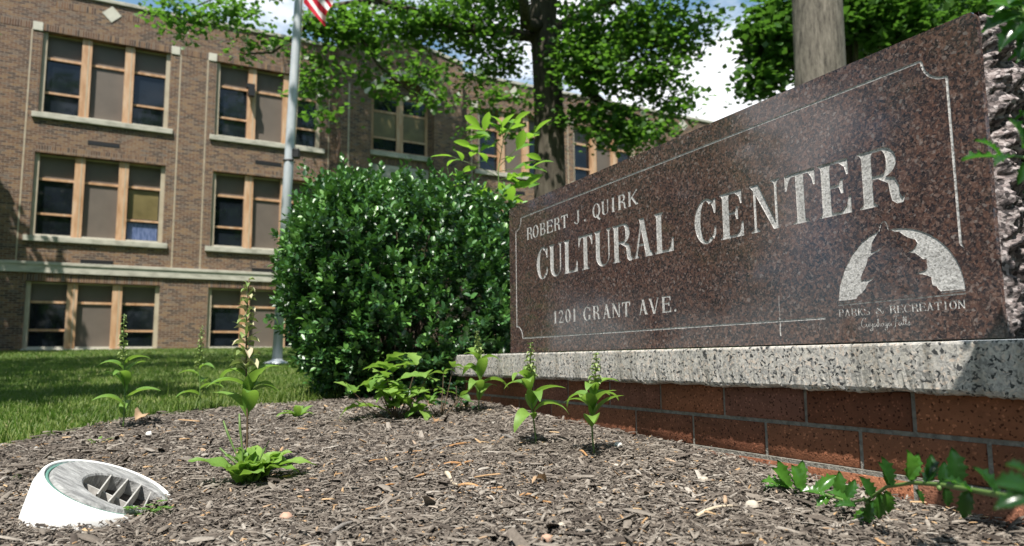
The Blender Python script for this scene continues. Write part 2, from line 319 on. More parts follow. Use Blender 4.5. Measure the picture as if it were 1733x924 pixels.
M['leaf_herb'] = leaf_mat('soft_herb_leaf', [(0, (.07, .16, .035)), (.5, (.13, .25, .045)), (1, (.21, .34, .07))], .5, .35, .35, (.28, .48, .06))
M['leaf_sap'] = leaf_mat('sapling_leaf', [(0, (.08, .20, .03)), (1, (.16, .33, .045))], .45, .4, .45, (.30, .55, .05))
M['bud'] = leaf_mat('pale_bud', [(0, (.16, .25, .07)), (.6, (.32, .38, .16)), (1, (.50, .42, .30))], .6, .3, .2, (.3, .4, .1))
M['stem'] = mat('green_stem', (.10, .17, .04), .55)
M['stem_brown'] = mat('brown_stem', (.10, .065, .035), .7)

# ------------------------------------------------------------------ ground
BND = [hit(px, py) for px, py in [(0, 757), (60, 745), (110, 733), (160, 722), (210, 710), (270, 703), (330, 696), (400, 691), (460, 686), (520, 682)]]
bl = [(float(p[0]), float(p[1])) for p in BND]
bl = [(-9.0, 0.2), (-5.0, 1.2), (-3.2, 1.75), (-2.3, 2.05)] + bl + [(bl[-1][0] + 1.0, bl[-1][1] + 1.3), (0.3, 6.6), (3.0, 6.2), (5.0, 4.0)]
BX = np.array([p[0] for p in bl]); BY = np.array([p[1] for p in bl])
def bound_y(x): return np.interp(x, BX, BY) + 0.03 * np.sin(np.asarray(x) * 9) + .02 * np.sin(np.asarray(x) * 23)
def in_bed(x, y): return (y < bound_y(x)) & (x > -9) & (x < 5)
def sheet(name, xs, ys, dz, m, mask=None, relief=0.0):
    X, Y = np.meshgrid(xs, ys); Z = gz(X, Y) + dz
    if relief: Z = Z + relief * (np.sin(X * 31 + 3 * np.sin(Y * 17)) * np.sin(Y * 29 + 2 * np.sin(X * 13)))
    V = np.stack([X, Y, Z], -1).reshape(-1, 3); nx = len(xs); i, j = np.meshgrid(np.arange(nx - 1), np.arange(len(ys) - 1)); a = (j * nx + i).ravel()
    F = np.stack([a, a + 1, a + nx + 1, a + nx], 1)
    if mask is not None:
        c = V[F].mean(1); F = F[mask(c[:, 0], c[:, 1])]
    return npmesh(name, V, F, m, smooth=True)
M['soil'] = noise_mat('lawn_soil_and_grass', [(.3, (.035, .06, .014)), (.5, (.055, .10, .02)), (.75, (.085, .13, .032))], 6, 8, .95, bump=.6, bscale=40)
M['mulchbase'] = noise_mat('mulch_soil', [(.3, (.018, .014, .012)), (.6, (.06, .049, .04)), (.8, (.13, .11, .09))], 70, 8, .95, bump=1., bscale=90)
xs = np.concatenate([[-900, -300, -100, -50], np.arange(-30, 40.1, .5), [60, 120, 300, 900]])
ys = np.concatenate([[-900, -200, -60], np.arange(-30, -1, 1.0), np.arange(-1, 12, .2), np.arange(12, 40, 1.), [60, 100, 300, 900]])
tag(sheet('lawn', xs, ys, 0, M['soil']), kind='structure')
tag(sheet('mulch_bed', np.arange(-9, 5.01, .04), np.arange(-2, 7.2, .04), .02, M['mulchbase'], in_bed, .006), kind='structure')

# wood chips
def mulch_mat():
    m = mat('shredded_bark_chip', (.2, .17, .14), .9, .2); t, b, L = nodes(m)
    a = N(t, 'ShaderNodeAttribute'); a.attribute_name = 'tint'
    r = ramp(t, [(0, (.028, .022, .018)), (.2, (.085, .070, .058)), (.5, (.17, .145, .12)), (.78, (.265, .235, .20)), (.90, (.34, .31, .27)), (.95, (.33, .20, .10)), (1, (.44, .31, .18))])
    L(a.outputs['Fac'], r.inputs[0])
    tcn = N(t, 'ShaderNodeTexCoord'); nz = N(t, 'ShaderNodeTexNoise', Scale=180., Detail=3.); L(tcn.outputs['Object'], nz.inputs['Vector'])
    hs = N(t, 'ShaderNodeHueSaturation'); mr = N(t, 'ShaderNodeMapRange'); mr.inputs['To Min'].default_value = .55; mr.inputs['To Max'].default_value = 1.45
    L(nz.outputs[0], mr.inputs[0]); L(mr.outputs[0], hs.inputs['Value']); L(r.outputs[0], hs.inputs['Color']); L(hs.outputs[0], b.inputs['Base Color'])
    return m
M['chip'] = mulch_mat()
sgn_loc = ns * -1.42956 + ds * 2.975
def sloc(x, y, z): return sgn_loc - ds * x - ns * y + np.array([0, 0, z])
def in_plinth(x, y):
    rx = x - sgn_loc[0]; ry = y - sgn_loc[1]
    a = -(rx * ds[0] + ry * ds[1]); c = -(rx * ns[0] + ry * ns[1])
    return (a > -.6) & (a < 2.75) & (c > .045) & (c < .22)
def chips(n, x0, x1, y0, y1, size, big=0.0):  # slivers of shredded bark
    x = rng.uniform(x0, x1, n); y = rng.uniform(y0, y1, n)
    k = in_bed(x, y + .04) & ~in_plinth(x, y) & (np.abs(x) < .82 * y + .6) & ((np.hypot(x + .985, y - 1.80) > .150) | (x > -.90)); x = x[k]; y = y[k]; n = len(x)
    ln = size * np.exp(rng.normal(0, .5, n)); wd = ln * rng.uniform(.09, .34, n); th = size * rng.uniform(.05, .13, n)
    tv = [(-.5, -.35, 0), (0, -.5, .25), (.5, -.15, 0), (.5, .2, 0), (.05, .5, .2), (-.5, .3, 0),
          (-.45, -.3, 1), (0, -.45, 1.25), (.45, -.12, 1), (.45, .17, 1), (.05, .45, 1.2), (-.45, .25, 1)]
    tf = [(6, 7, 10, 11), (7, 8, 9, 10), (0, 1, 7, 6), (1, 2, 8, 7), (2, 3, 9, 8), (3, 4, 10, 9), (4, 5, 11, 10), (5, 0, 6, 11)]
    R_ = rotm(rng.uniform(0, 2 * pi, n), np.minimum(np.abs(rng.normal(0, .45, n)), .75) * (1 if big == 0 else .35), rng.uniform(0, 2 * pi, n))
    z = gz(x, y) + .02 + rng.uniform(-.004, .014, n) * (1 + big)
    t = rng.beta(1.6, 1.9, n) * .93; clump = .5 + .5 * np.sin(x * 7 + 3 * np.sin(y * 5)) * np.sin(y * 9 + 2 * np.sin(x * 4)); t = np.clip(t * (.82 + .30 * clump), 0, .93); o = rng.random(n) < .022; t[o] = rng.uniform(.93, 1, o.sum())
    return scatter(tv, tf, np.stack([x, y, z], 1), R_, np.stack([ln, wd, th], 1), t)
parts = [chips(105000, -2.0, 1.6, .9, 2.3, .0148), chips(100000, -3.2, 1.4, 2.2, 4.2, .0165), chips(34000, -4, 1.5, 4.0, 6.6, .023),
         chips(60000, -1.8, 1.5, .9, 2.6, .0065), chips(4500, -2.4, 1.5, 1.0, 3.0, .028, .4), chips(1500, -3, 1.5, 2.2, 4.2, .031, .5)]
off = 0; Vs = []; Fs = []; Ts = []
for v, f, t in parts: Vs.append(v); Fs.append(f + off); Ts.append(t); off += len(v)
tag(npmesh('mulch_chips', np.concatenate(Vs), np.concatenate(Fs), M['chip'], tint=np.concatenate(Ts)), kind='stuff',
    label='grey brown shredded bark mulch covering the planting bed', cat='mulch')

# grass
M['grass'] = leaf_mat('grass_blade', [(0, (.065, .095, .020)), (.5, (.115, .16, .030)), (.9, (.19, .23, .055)), (1, (.26, .25, .11))], .55, .3, .3, (.16, .34, .04))
def grass(n, y0, y1, hgt, wid, edge=False, xr=None):
    if edge:
        i = rng.uniform(-3.4, -.5, n); x = i; y = bound_y(x) + np.abs(rng.normal(0, .12, n)) - .02
    else:
        y = rng.uniform(y0 ** .7, y1 ** .7, n) ** (1 / .7); x = rng.uniform(-.86, .30, n) * y
    k = (y > bound_y(x) - .015) | (x < -9); x = x[k]; y = y[k]
    u = x * db[0] + y * db[1]; w = (x * nb[0] + y * nb[1]) + 25.36; k = w > .05; x = x[k]; y = y[k]; n = len(x)
    z = gz(x, y)
    patch = .6 + .4 * np.sin(x * 1.7 + np.sin(y * 1.1) * 2) * np.sin(y * 1.3 + 1)
    h = hgt * rng.uniform(.5, 1.35, n) * (.8 + .3 * patch) * (1 + .03 * y); w = wid * rng.uniform(.7, 1.3, n) * (1 + .08 * y)
    tv = [(-.5, 0, 0), (.5, 0, 0), (.36, .22, .55), (-.36, .22, .55), (0, .62, 1.)]; 
    P = np.stack([x, y, z], 1); R_ = rotm(rng.uniform(0, 2 * pi, n), rng.uniform(0, .5, n), rng.uniform(0, 2 * pi, n)); Sc = np.stack([w, h * .8, h], 1)
    T = np.clip(rng.normal(.42, .2, n) + .32 * (patch - .6) + .14 * np.sin(x * 5 + 2 * np.sin(y * 4)), 0, 1); T[rng.random(n) < .04] = 1
    v, _, t = scatter(tv, [(0, 1, 2)], P, R_, Sc, T); b = (np.arange(n) * 5)[:, None]
    F = np.concatenate([b + np.array([[0, 1, 2]]), b + np.array([[0, 2, 3]]), b + np.array([[3, 2, 4]])])
    return v, F, t
parts = [grass(90000, 2.6, 7, .026, .0045), grass(80000, 7, 14, .028, .006), grass(60000, 13, 30, .026, .008), grass(3800, 0, 0, .06, .0045, True), grass(200, 0, 0, .15, .004, True)]
off = 0; Vs = []; Fs = []; Ts = []
for v, f, t in parts: Vs.append(v); Fs.append(f + off); Ts.append(t); off += len(v)
tag(npmesh('grass', np.concatenate(Vs), np.concatenate(Fs), M['grass'], tint=np.concatenate(Ts)), kind='stuff', label='mown green lawn grass between the bed and the building', cat='grass')

# ------------------------------------------------------------------ 2D cutting helper
def carve(outer, groups):
    """outer polygon and named groups of polygons (may overlap) -> {name: (verts2d, tris)}, key '' is what is left"""
    vs = [Vector(p) for p in outer]; fs = [list(range(len(outer)))]; gid = ['']
    for g, polys in groups.items():
        for pl in polys:
            a = sum(pl[i][0] * pl[(i + 1) % len(pl)][1] - pl[(i + 1) % len(pl)][0] * pl[i][1] for i in range(len(pl)))
            if a < 0: pl = pl[::-1]
            b = len(vs); vs += [Vector(p) for p in pl]; fs.append(list(range(b, b + len(pl)))); gid.append(g)
    ov, oe, of, _, _, ofo = delaunay_2d_cdt(vs, [], fs, 1, 1e-6)
    order = list(groups)
    res = []
    for f, src in zip(of, ofo):
        gs = {gid[s] for s in src}; gs.discard('')
        key = next((g for g in order if g in gs), '')
        if src: res.append((key, tuple(f)))
    return [tuple(v) for v in ov], res
def plate_mesh(mb, V, tris, key, y, thick=None, flip=False):
    """faces of one key at depth y (x,z plane facing -y)"""
    use = [f for k, f in tris if k == key]; idx = {}
    vs = []; fs = []
    for f in use:
        g = []
        for i in f:
            if i not in idx: idx[i] = len(vs); vs.append((V[i][0], y, V[i][1]))
            g.append(idx[i])
        fs.append(tuple(g))
    mb.add(vs, fs, 0)
def walls_mesh(mb, V, tris, inside, y0, y1, m=1):
    """side walls along the border of the cells whose key is in inside, from y0 to y1"""
    cnt = {}
    for k, f in tris:
        if k in inside:
            for a, b in zip(f, f[1:] + f[:1]): cnt[(a, b)] = 1
    for (a, b) in cnt:
        if (b, a) not in cnt:
            A, B = V[a], V[b]
            mb.add([(A[0], y0, A[1]), (B[0], y0, B[1]), (B[0], y1, B[1]), (A[0], y1, A[1])], [(0, 3, 2, 1)], m)

# ------------------------------------------------------------------ lettering (roman capitals drawn from strokes)
TH, TN = .195, .058
def bez(p0, p1, p2, n=6): return [((1 - t) ** 2 * p0[0] + 2 * t * (1 - t) * p1[0] + t * t * p2[0], (1 - t) ** 2 * p0[1] + 2 * t * (1 - t) * p1[1] + t * t * p2[1]) for t in [i / n for i in range(n + 1)]]
def serif(cx, y, hw, stem, up):
    """slab serif centred at cx on line y, bracketed to a stem of width stem; up=+1 foot, -1 head"""
    s = up; t = .032
    L = bez((cx - hw, y + s * t), (cx - stem / 2, y + s * .05), (cx - stem / 2, y + s * .13), 4); R_ = [(2 * cx - x, yy) for x, yy in L][::-1]
    return [(cx - hw, y)] + L + R_ + [(cx + hw, y)]
def stem(cx, w, y0=0, y1=1): return [(cx - w / 2, y0), (cx + w / 2, y0), (cx + w / 2, y1), (cx - w / 2, y1)]
def ring(cx, cy, rx, ry, wt, wn, a0, a1, n=22):
    """arc band whose thickness is wt at the sides and wn at top and bottom"""
    o = []; i = []
    for k in range(n + 1):
        a = radians(a0 + (a1 - a0) * k / n); c, s = cos(a), sin(a)
        o.append((cx + rx * c, cy + ry * s)); i.append((cx + (rx - wt) * c, cy + (ry - wn) * s))
    return o + i[::-1]
def bar(x0, y0, x1, y1, t):
    dx, dy = x1 - x0, y1 - y0; l = hypot(dx, dy); nx, ny = -dy / l * t / 2, dx / l * t / 2
    return [(x0 + nx, y0 + ny), (x0 - nx, y0 - ny), (x1 - nx, y1 - ny), (x1 + nx, y1 + ny)]
def hdiag(x0, x1, w, y0=0, y1=1): return [(x0 - w / 2, y0), (x0 + w / 2, y0), (x1 + w / 2, y1), (x1 - w / 2, y1)]
def glyph(ch, w):
    T, t = TH, TN; h = T / 2; P = []; cx = w / 2
    if ch in 'CG':
        P = [ring(cx + .03, .5, cx + .03, .515, T, t, 52, 308)]
        P += [[(w - .045, .98), (w - .0, .98), (w, .64), (w - .05, .64), (w - .10, .80), (w - .14, .86)]]
        if ch == 'C': P += [[(w - .14, .14), (w - .09, .2), (w - .045, .36), (w, .36), (w - .01, .18), (w - .08, .07)]]
        else: P += [stem(w - h, T, .06, .42), serif(w - h, .42, .17, T, -1)]
    elif ch == 'O' or ch == '0': P = [ring(cx, .5, cx, .515, T * .95, t, 0, 360, 40)[:]]; a = ring(cx, .5, cx, .515, T * .95, t, 0, 180); b = ring(cx, .5, cx, .515, T * .95, t, 180, 360); P = [a, b]
    elif ch == 'Q': P = glyph('O', w) + [[(cx - .02, .18), (cx + .08, .26), (w - .08, -.10), (w + .03, -.04), (w, -.20), (w - .14, -.22), (cx + .05, 0)]]
    elif ch == 'U':
        r = (w - .10 - TN) / 2; x0 = .10; x1 = w - .07; mc = (x0 + x1) / 2 + .0
        P = [stem(x0 + h, T, .3, 1), serif(x0 + h, 1, .17, T, -1), stem(x1 - t / 2, t, .3, 1), serif(x1 - t / 2, 1, .11, t, -1)]
        o = []; i = []
        for k in range(17):
            a = pi + pi * k / 16; o.append(((x0 + x1) / 2 + (x1 - x0) / 2 * cos(a), .3 + .315 * sin(a)))
            xi0, xi1 = x0 + T, x1 - t; i.append(((xi0 + xi1) / 2 + (xi1 - xi0) / 2 * cos(a), .3 + .26 * sin(a)))
        P += [o + i[::-1]]
    elif ch == 'L':
        P = [stem(.08 + h, T), serif(.08 + h, 1, .17, T, -1), serif(.08 + h, 0, .17, T, 1), [(.08 + h, 0), (w, 0), (w, .34), (w - .045, .34), (w - .09, .18), (w - .2, t), (.08 + h, t)]]
    elif ch == 'T':
        P = [stem(cx, T), serif(cx, 0, .19, T, 1), [(0, 1), (w, 1), (w, 1 - t * 1.2), (0, 1 - t * 1.2)],
             [(0, 1), (0, .68), (.045, .68), (.08, .82), (.17, .955), (.17, 1)], [(w, 1), (w, .68), (w - .045, .68), (w - .08, .82), (w - .17, .955), (w - .17, 1)]]
    elif ch == 'E' or ch == 'F':
        P = [stem(.08 + h, T), serif(.08 + h, 1, .17, T, -1), serif(.08 + h, 0, .17, T, 1), [(.08 + h, 1), (w - .03, 1), (w - .03, .7), (w - .07, .7), (w - .11, .85), (w - .22, 1 - t), (.08 + h, 1 - t)],
             [(.08 + h, 0), (w, 0), (w, .32), (w - .045, .32), (w - .09, .16), (w - .2, t), (.08 + h, t)],
             stem(0, 0, 0, 0) if 0 else [(.08 + h, .5), (.08 + h, .5 + t), (w - .24, .5 + t), (w - .20, .66), (w - .15, .66), (w - .15, .38), (w - .20, .38), (w - .24, .5)]]
    elif ch in 'RPB':
        x = .08; P = [stem(x + h, T), serif(x + h, 1, .17, T, -1), serif(x + h, 0, .17, T, 1)]
        wb = w - x - .06 - (.0 if ch != 'B' else .02)
        RX = T + .075
        def bowl(yc, ry, xr):
            o = [(x + h, yc + ry)] + [(xr - RX + RX * cos(a), yc + ry * sin(a)) for a in [pi / 2 - pi * k / 16 for k in range(17)]] + [(x + h, yc - ry)]
            i = [(x + h, yc + ry - t)] + [(xr - RX + (RX - T * .95) * cos(a), yc + (ry - t) * sin(a)) for a in [pi / 2 - pi * k / 16 for k in range(17)]] + [(x + h, yc - ry + t)]
            return o + i[::-1]
        if ch == 'B': P += [bowl(.75, .25, w - .07), bowl(.265, .265, w)]
        else: P += [bowl(.74, .26, w - .05)]
        if ch == 'R':
            P += [[(x + T, .52), (x + T + .12, .52), (w - .10, .44), (w - .03, .30), (w - .02, .14), (w + .02, .07), (w + .06, .12), (w + .07, .10), (w + .03, -.01), (w - .08, -.015), (w - .17, .05), (w - .20, .2), (w - .22, .36), (x + T + .1, .475), (x + T, .475)]]
    elif ch == 'A':
        P = [hdiag(.10, cx - .02, t * 1.2), hdiag(w - .10 - T * .3, cx - .03, T), bar(.20, .32, w - .2, .32, t), serif(.10, 0, .12, t, 1), serif(w - .13, 0, .15, T, 1)]
    elif ch == 'V':
        P = [hdiag(cx + .02, .13, T), hdiag(cx + .04, w - .10, t * 1.2), serif(.13, 1, .15, T, -1), serif(w - .10, 1, .12, t, -1)]
    elif ch == 'N':
        P = [stem(.12, t * 1.1), serif(.12, 0, .12, t, 1), [(.0, 1), (.22, 1), (w - .10 + t / 2, .0), (w - .10 - T * .55, .0), (.10, .86), (.0, .97)], stem(w - .12, t * 1.1), serif(w - .12, 1, .12, t, -1)]
    elif ch == 'K':
        x = .07; P = [stem(x + h, T), serif(x + h, 1, .16, T, -1), serif(x + h, 0, .16, T, 1), bar(x + h, .38, w - .10, .98, t * 1.2), [(x + T + .03, .56), (x + T + .14, .66), (w - .03, .03), (w - .25, .03)], serif(w - .12, 0, .15, T, 1), serif(w - .12, 1, .11, t, -1)]
    elif ch in 'I1': P = [stem(cx, T), serif(cx, 0, .17, T, 1)] + ([serif(cx, 1, .17, T, -1)] if ch == 'I' else [[(cx - h, 1), (cx - h, .86), (cx - .2, .80), (cx - .2, .84)]])
    elif ch == 'J': P = [stem(w - .1 - h, T, .2, 1), serif(w - .1 - h, 1, .17, T, -1), ring(w / 2 - .04, .2, w / 2 - .06, .22, T * .8, t, 180, 360), ring(.06, .18, .06, .07, .059, .069, 0, 180), ring(.06, .18, .06, .07, .059, .069, 180, 360)]
    elif ch == '2': P = [ring(cx - .02, .72, cx - .02, .29, T * .9, t, -20, 170), [(w - .06, .70), (w - .22, .62), (.02, .12), (.0, 0), (.14, .1)], [(0, 0), (w, 0), (w, .26), (w - .05, .26), (w - .1, .13), (.1, .13), (0, .1)]]
    elif ch == 'S': P = [ring(cx, .76, cx - .01, .25, T * .8, t, 50, 250), ring(cx, .25, cx - .01, .26, T * .8, t, -130, 75), [(.08, .62), (.22, .58), (w - .06, .34), (w - .16, .36)], stem(w - .05, .05, .72, .98), stem(.05, .05, .02, .3)]
    elif ch == '&': P = [ring(cx - .03, .78, cx * .6, .22, T * .6, t, 0, 180), ring(cx - .03, .78, cx * .6, .22, T * .6, t, 180, 360), ring(cx - .06, .27, cx - .06, .27, T * .8, t, 60, 350), hdiag(w - .1, cx - .15, T * .8, 0, .75), bar(w - .1, .12, w - .02, .5, t)]
    elif ch == '.': P = [ring(cx, .09, .09, .09, .089, .089, 0, 180), ring(cx, .09, .09, .09, .089, .089, 180, 360)]
    return P
def setword(items, z0, h):
    r = []
    for ch, a, b in items:
        for pl in glyph(ch, (b - a) / h): r.append([(a + x * h, z0 + y * h) for x, y in pl])
    return r
text = []
text += setword([('C', .2656, .3592), ('U', .3700, .4789), ('L', .4925, .5961), ('T', .6046, .7027), ('U', .7133, .825), ('R', .8350, .9464), ('A', .9612, 1.0640), ('L', 1.0780, 1.1728),
                 ('C', 1.2749, 1.3680), ('E', 1.3850, 1.4773), ('N', 1.5060, 1.6133), ('T', 1.6290, 1.7258), ('E', 1.7330, 1.8260), ('R', 1.8480, 1.9530)], .3050, .1335)
TH, TN = .205, .085
bigtext = text; text = []
text += setword([('R', .1770, .2251), ('O', .2322, .2843), ('B', .2970, .3447), ('E', .3550, .4073), ('R', .4180, .4649), ('T', .4763, .5281), ('J', .5769, .6177), ('.', .648, .661),
                 ('Q', .7098, .7615), ('U', .7690, .8171), ('I', .8323, .8590), ('R', .8753, .9210), ('K', .9360, .9931)], .4905, .0540)
text += setword([('1', .4060, .4270), ('2', .4463, .4803), ('0', .4953, .5356), ('1', .5540, .5748), ('G', .6296, .6777), ('R', .6960, .7390), ('A', .7640, .8106), ('N', .8220, .8721),
                 ('T', .8836, .9304), ('A', .9806, 1.0279), ('V', 1.0357, 1.0887), ('E', 1.1020, 1.1487), ('.', 1.163, 1.176)], .1125, .0520)
TH, TN = .185, .105
x = 1.7700; wid = {'I': .013, ' ': .0115, '&': .02}
pr = []
s_ = 'PARKS & RECREATION'; tot = sum(wid.get(c, .0158) for c in s_); sc = (2.0745 - x) / tot
for c in s_:
    w_ = wid.get(c, .0158) * sc
    if c != ' ': pr.append((c, x + .0007, x + w_ - .0012))
    x += w_
text += setword(pr, .0615, .0180)
def pen(pts, t):
    return [bar(a[0], a[1], b[0], b[1], t) for a, b in zip(pts, pts[1:]) if hypot(a[0] - b[0], a[1] - b[1]) > 1e-5]
# handwriting: Cuyahoga Falls as a single pen line
def script_word():
    P = []
    def st(pts, ox, s=.0105): P.extend(pen([(ox + x * s, .0335 + y * s) for x, y in pts], .0015))
    C_ = [(1.3, 1.7), (1.1, 2.1), (.6, 2.0), (.1, 1.1), (.1, .4), (.5, 0), (1.1, .2), (1.4, .5)]
    u_ = [(0, .8), (.1, .2), (.35, 0), (.7, .7), (.75, .2), (1.0, .1)]; y_ = [(0, .8), (.2, .3), (.5, .3), (.7, .8), (.6, -.5), (.2, -.9), (0, -.6), (.9, .2)]
    a_ = [(.7, .7), (.3, .8), (0, .3), (.3, 0), (.7, .6), (.75, .1), (1.0, .1)]; h_ = [(0, 0), (.35, 1.6), (.15, 1.7), (.1, 0), (.4, .7), (.6, .5), (.6, .1), (.9, .1)]
    o_ = [(.4, .8), (0, .4), (.3, 0), (.65, .3), (.5, .75), (.9, .7)]; g_ = [(.7, .7), (.3, .8), (.05, .3), (.4, .1), (.7, .7), (.6, -.7), (.2, -.9), (.1, -.5), (.9, .2)]
    F_ = [(.1, 1.9), (.6, 2.1), (1.5, 2.1)], [(.8, 2.05), (.6, 1), (.4, -.2), (0, -.3)], [(.3, 1.0), (1.0, 1.05)]
    l_ = [(0, .2), (.4, 1.4), (.3, 1.9), (.1, 1.6), (.15, .2), (.5, .1)]; s2 = [(0, .1), (.4, .8), (.6, .3), (.2, 0), (.9, .2)]
    ox = 1.8300
    for g, w in ((C_, 1.35), (u_, 1.0), (y_, .95), (a_, 1.0), (h_, .9), (o_, .85), (g_, .95), (a_, 1.3)): st(g, ox); ox += w * .0098
    for q in F_: st(q, ox)
    ox += .0125
    for g, w in ((a_, 1.0), (l_, .5), (l_, .5), (s2, .9)): st(g, ox); ox += w * .0105
    return P
hand = script_word()
TH, TN = .185, .045
embL = [(1.7724, .0998), (1.7734, .1014), (1.7798, .1362), (1.7958, .1731), (1.8186, .2054), (1.8458, .23), (1.8715, .2433), (1.8925, .2483), (1.8814, .2371), (1.8718, .2246), (1.8678, .2049), (1.8789, .205), (1.8998, .2112), (1.8733, .1995), (1.8606, .1935), (1.852, .1728), (1.8378, .1494), (1.839, .1414), (1.8531, .1415), (1.8763, .1499), (1.8561, .135), (1.8367, .112), (1.8222, .1007)]
arcR = [(1.9245 + .1515 * cos(radians(a)), .0998 + .1482 * sin(radians(a))) for a in range(90, -1, -6)]
embR = [(1.9176, .2470)] + arcR + [(2.0247, .1000), (2.0193, .1061), (2.0083, .1142), (2.0068, .1314), (1.9895, .139), (1.9698, .1411), (1.9932, .1472), (1.9998, .155), (1.9996, .1709), (1.9865, .1769), (1.9751, .1872), (1.9551, .1899), (1.9729, .1977), (1.9814, .2082), (1.9775, .2161), (1.9594, .2248), (1.9415, .2396)]
def jag(pl, i0, s):
    o = []
    for i, (p, q) in enumerate(zip(pl, pl[1:] + pl[:1])):
        o.append(p)
        if i >= i0 and hypot(p[0] - q[0], p[1] - q[1]) > .009:
            o.append(((p[0] + q[0]) / 2 + random.uniform(-s, s), (p[1] + q[1]) / 2 + random.uniform(-s, s)))
    return o
emblem = [jag(embL, 7, .0022), jag(embR, 17, .0022)] + pen([(1.8925, .2483), (1.8950, .2560), (1.8990, .2650), (1.9060, .2692), (1.9105, .2660), (1.9137, .2590), (1.9150, .2500), (1.9176, .2470)], .0024) \
    + [bar(1.7713, .0890, 2.0760, .0912, .0030), bar(1.7724, .0950, 1.8200, .0953, .0024), bar(2.0260, .0968, 2.0757, .0973, .0024), bar(1.8500, .0965, 1.8900, .0962, .0014), bar(1.9400, .0975, 1.9650, .0975, .0014)]
def notch(cx, cy, r, a0, a1): return [(cx + r * cos(radians(a0 + (a1 - a0) * k / 8)), cy + r * sin(radians(a0 + (a1 - a0) * k / 8))) for k in range(9)]
fr = [(1.7319, .0610), (.1276, .0620)] + notch(.0740, .0640, .052, 0, 90) + [(.0700, .1130), (.0700, .5435), (.0760, .5435)] + notch(.0720, .5970, .0500, -90, 0) + [(.1207, .6005), (2.0178, .6005)] + notch(2.0740, .5990, .0520, 180, 270) + [(2.0740, .5471), (2.0740, .1956)]
border = []
for a, b in zip(fr, fr[1:]):
    if hypot(a[0] - b[0], a[1] - b[1]) > 1e-4: border.append(bar(a[0], a[1], b[0], b[1], .0058))
border.append([(2.0711, .1960), (2.0769, .1960), (2.0800, .1830), (2.0730, .1900)])
scr = pen([(1.5900, .128), (1.5885, .100), (1.5900, .072)], .0014) + pen([(1.5880, .072), (1.5905, .055), (1.5880, .040), (1.5895, .022)], .0042)

# ------------------------------------------------------------------ monument sign
root = empty('monument_sign', sgn_loc + np.array([0, 0, -.34]), atan2(-ds[1], -ds[0]), label='long polished brown granite sign slab on a speckled pale ledge and red brick base', cat='sign')
ZO = .34
SL, SH, SY, ST = 2.143, .662, .040, .152
slab = MB()
# rock-pitched body behind the polished face: irregular back, top and ends
def rocky_body():
    V = []; F = []
    nx, nz_, ny = 90, 44, 16
    def nz3(x, y, z):
        return (sin(x * 37 + 3 * sin(z * 29)) * sin(z * 41 + 2 * sin(y * 35)) + .6 * sin(x * 83 + z * 61 + 3 * sin(z * 55)) + .5 * sin(z * 131 + y * 97) * sin(y * 143 + x * 77))
    mb = MB()
    # right end patch: grid in y and z
    def patch(P, n, m_, fn):
        vs = [fn(i / n, j / m_) for j in range(m_ + 1) for i in range(n + 1)]
        fs = [(j * (n + 1) + i, j * (n + 1) + i + 1, (j + 1) * (n + 1) + i + 1, (j + 1) * (n + 1) + i) for j in range(m_) for i in range(n)]
        mb.add(vs, fs, P)
    y0, y1 = SY + .012, SY + ST
    def rough(y, z):
        e = min(1, (y - y0) / .03); u = (y - y0) / (y1 - y0); q = nz3(.3, y * 2.2, z)
        r = random.uniform(-.0035, .0035)
        return e * (.010 + .018 * sin(pi * u) + .0085 * q + r)
    from mathutils import noise as mn
    def rough(y, z):
        e = min(1, (y - y0) / .022); u = (y - y0) / (y1 - y0); p = Vector((.3, y * 1.0, z))
        q = mn.turbulence(p * 16, 4, False) - .5; w_ = mn.voronoi(p * 26)[0][0]; h = mn.noise(p * 70)
        return e * (.014 + .016 * sin(pi * u) + .040 * q + .030 * (w_ - .4) + .006 * h)
    patch(0, 60, 260, lambda a, b: (SL + rough(y0 + a * (y1 - y0), b * SH), y0 + a * (y1 - y0) , ZO + .033 + b * SH - (.030 * a ** 2.2 if b > .97 else 0) - (.012 * a if b > .94 else 0)))
    patch(0, 10, 60, lambda a, b: (0 - .010 * (1 - a) + .004 * nz3(.1, a, b * SH), y1 - a * (y1 - y0), ZO + .033 + b * SH))
    patch(0, 90, 40, lambda a, b: (SL - a * SL, y1 + .012 * nz3(a * SL * .6, .2, b * SH) * (0 if (a in (0, 1) or b in (0, 1)) else 1), ZO + .033 + b * SH - (.030 if (b == 1) else 0)))
    patch(1, 60, 3, lambda a, b: (a * SL, y0 + b * (y1 - y0), ZO + .033 + SH - .030 * b ** 2.2))
    patch(0, 6, 2, lambda a, b: (a * SL, y1 - b * (y1 - y0), ZO + .033))
    return mb
body = rocky_body().build('slab', [M['rock'], M['granite']], root)
outer = [(0.004, 0), (SL, 0), (SL, SH - .012), (SL - .010, SH), (.016, SH), (0.004, SH - .012)]
V2, tris = carve(outer, {'emblem': emblem, 'big_lettering': bigtext, 'handwriting': hand, 'lettering': text, 'border_line': border, 'chip': scr})
face = MB(); plate_mesh(face, V2, tris, '', 0)
ov = outer
for a, b in zip(ov, ov[1:] + ov[:1]): face.add([(a[0], 0, a[1]), (b[0], 0, b[1]), (b[0], .0125, b[1]), (a[0], .0125, a[1])], [(0, 3, 2, 1)])
fo = face.build('polished_face', M['granite'], body, loc=(0, SY, ZO + .033))
DEP = {'lettering': .0009, 'handwriting': .0005, 'big_lettering': .0024, 'emblem': .0014, 'border_line': .0015, 'chip': .0008}
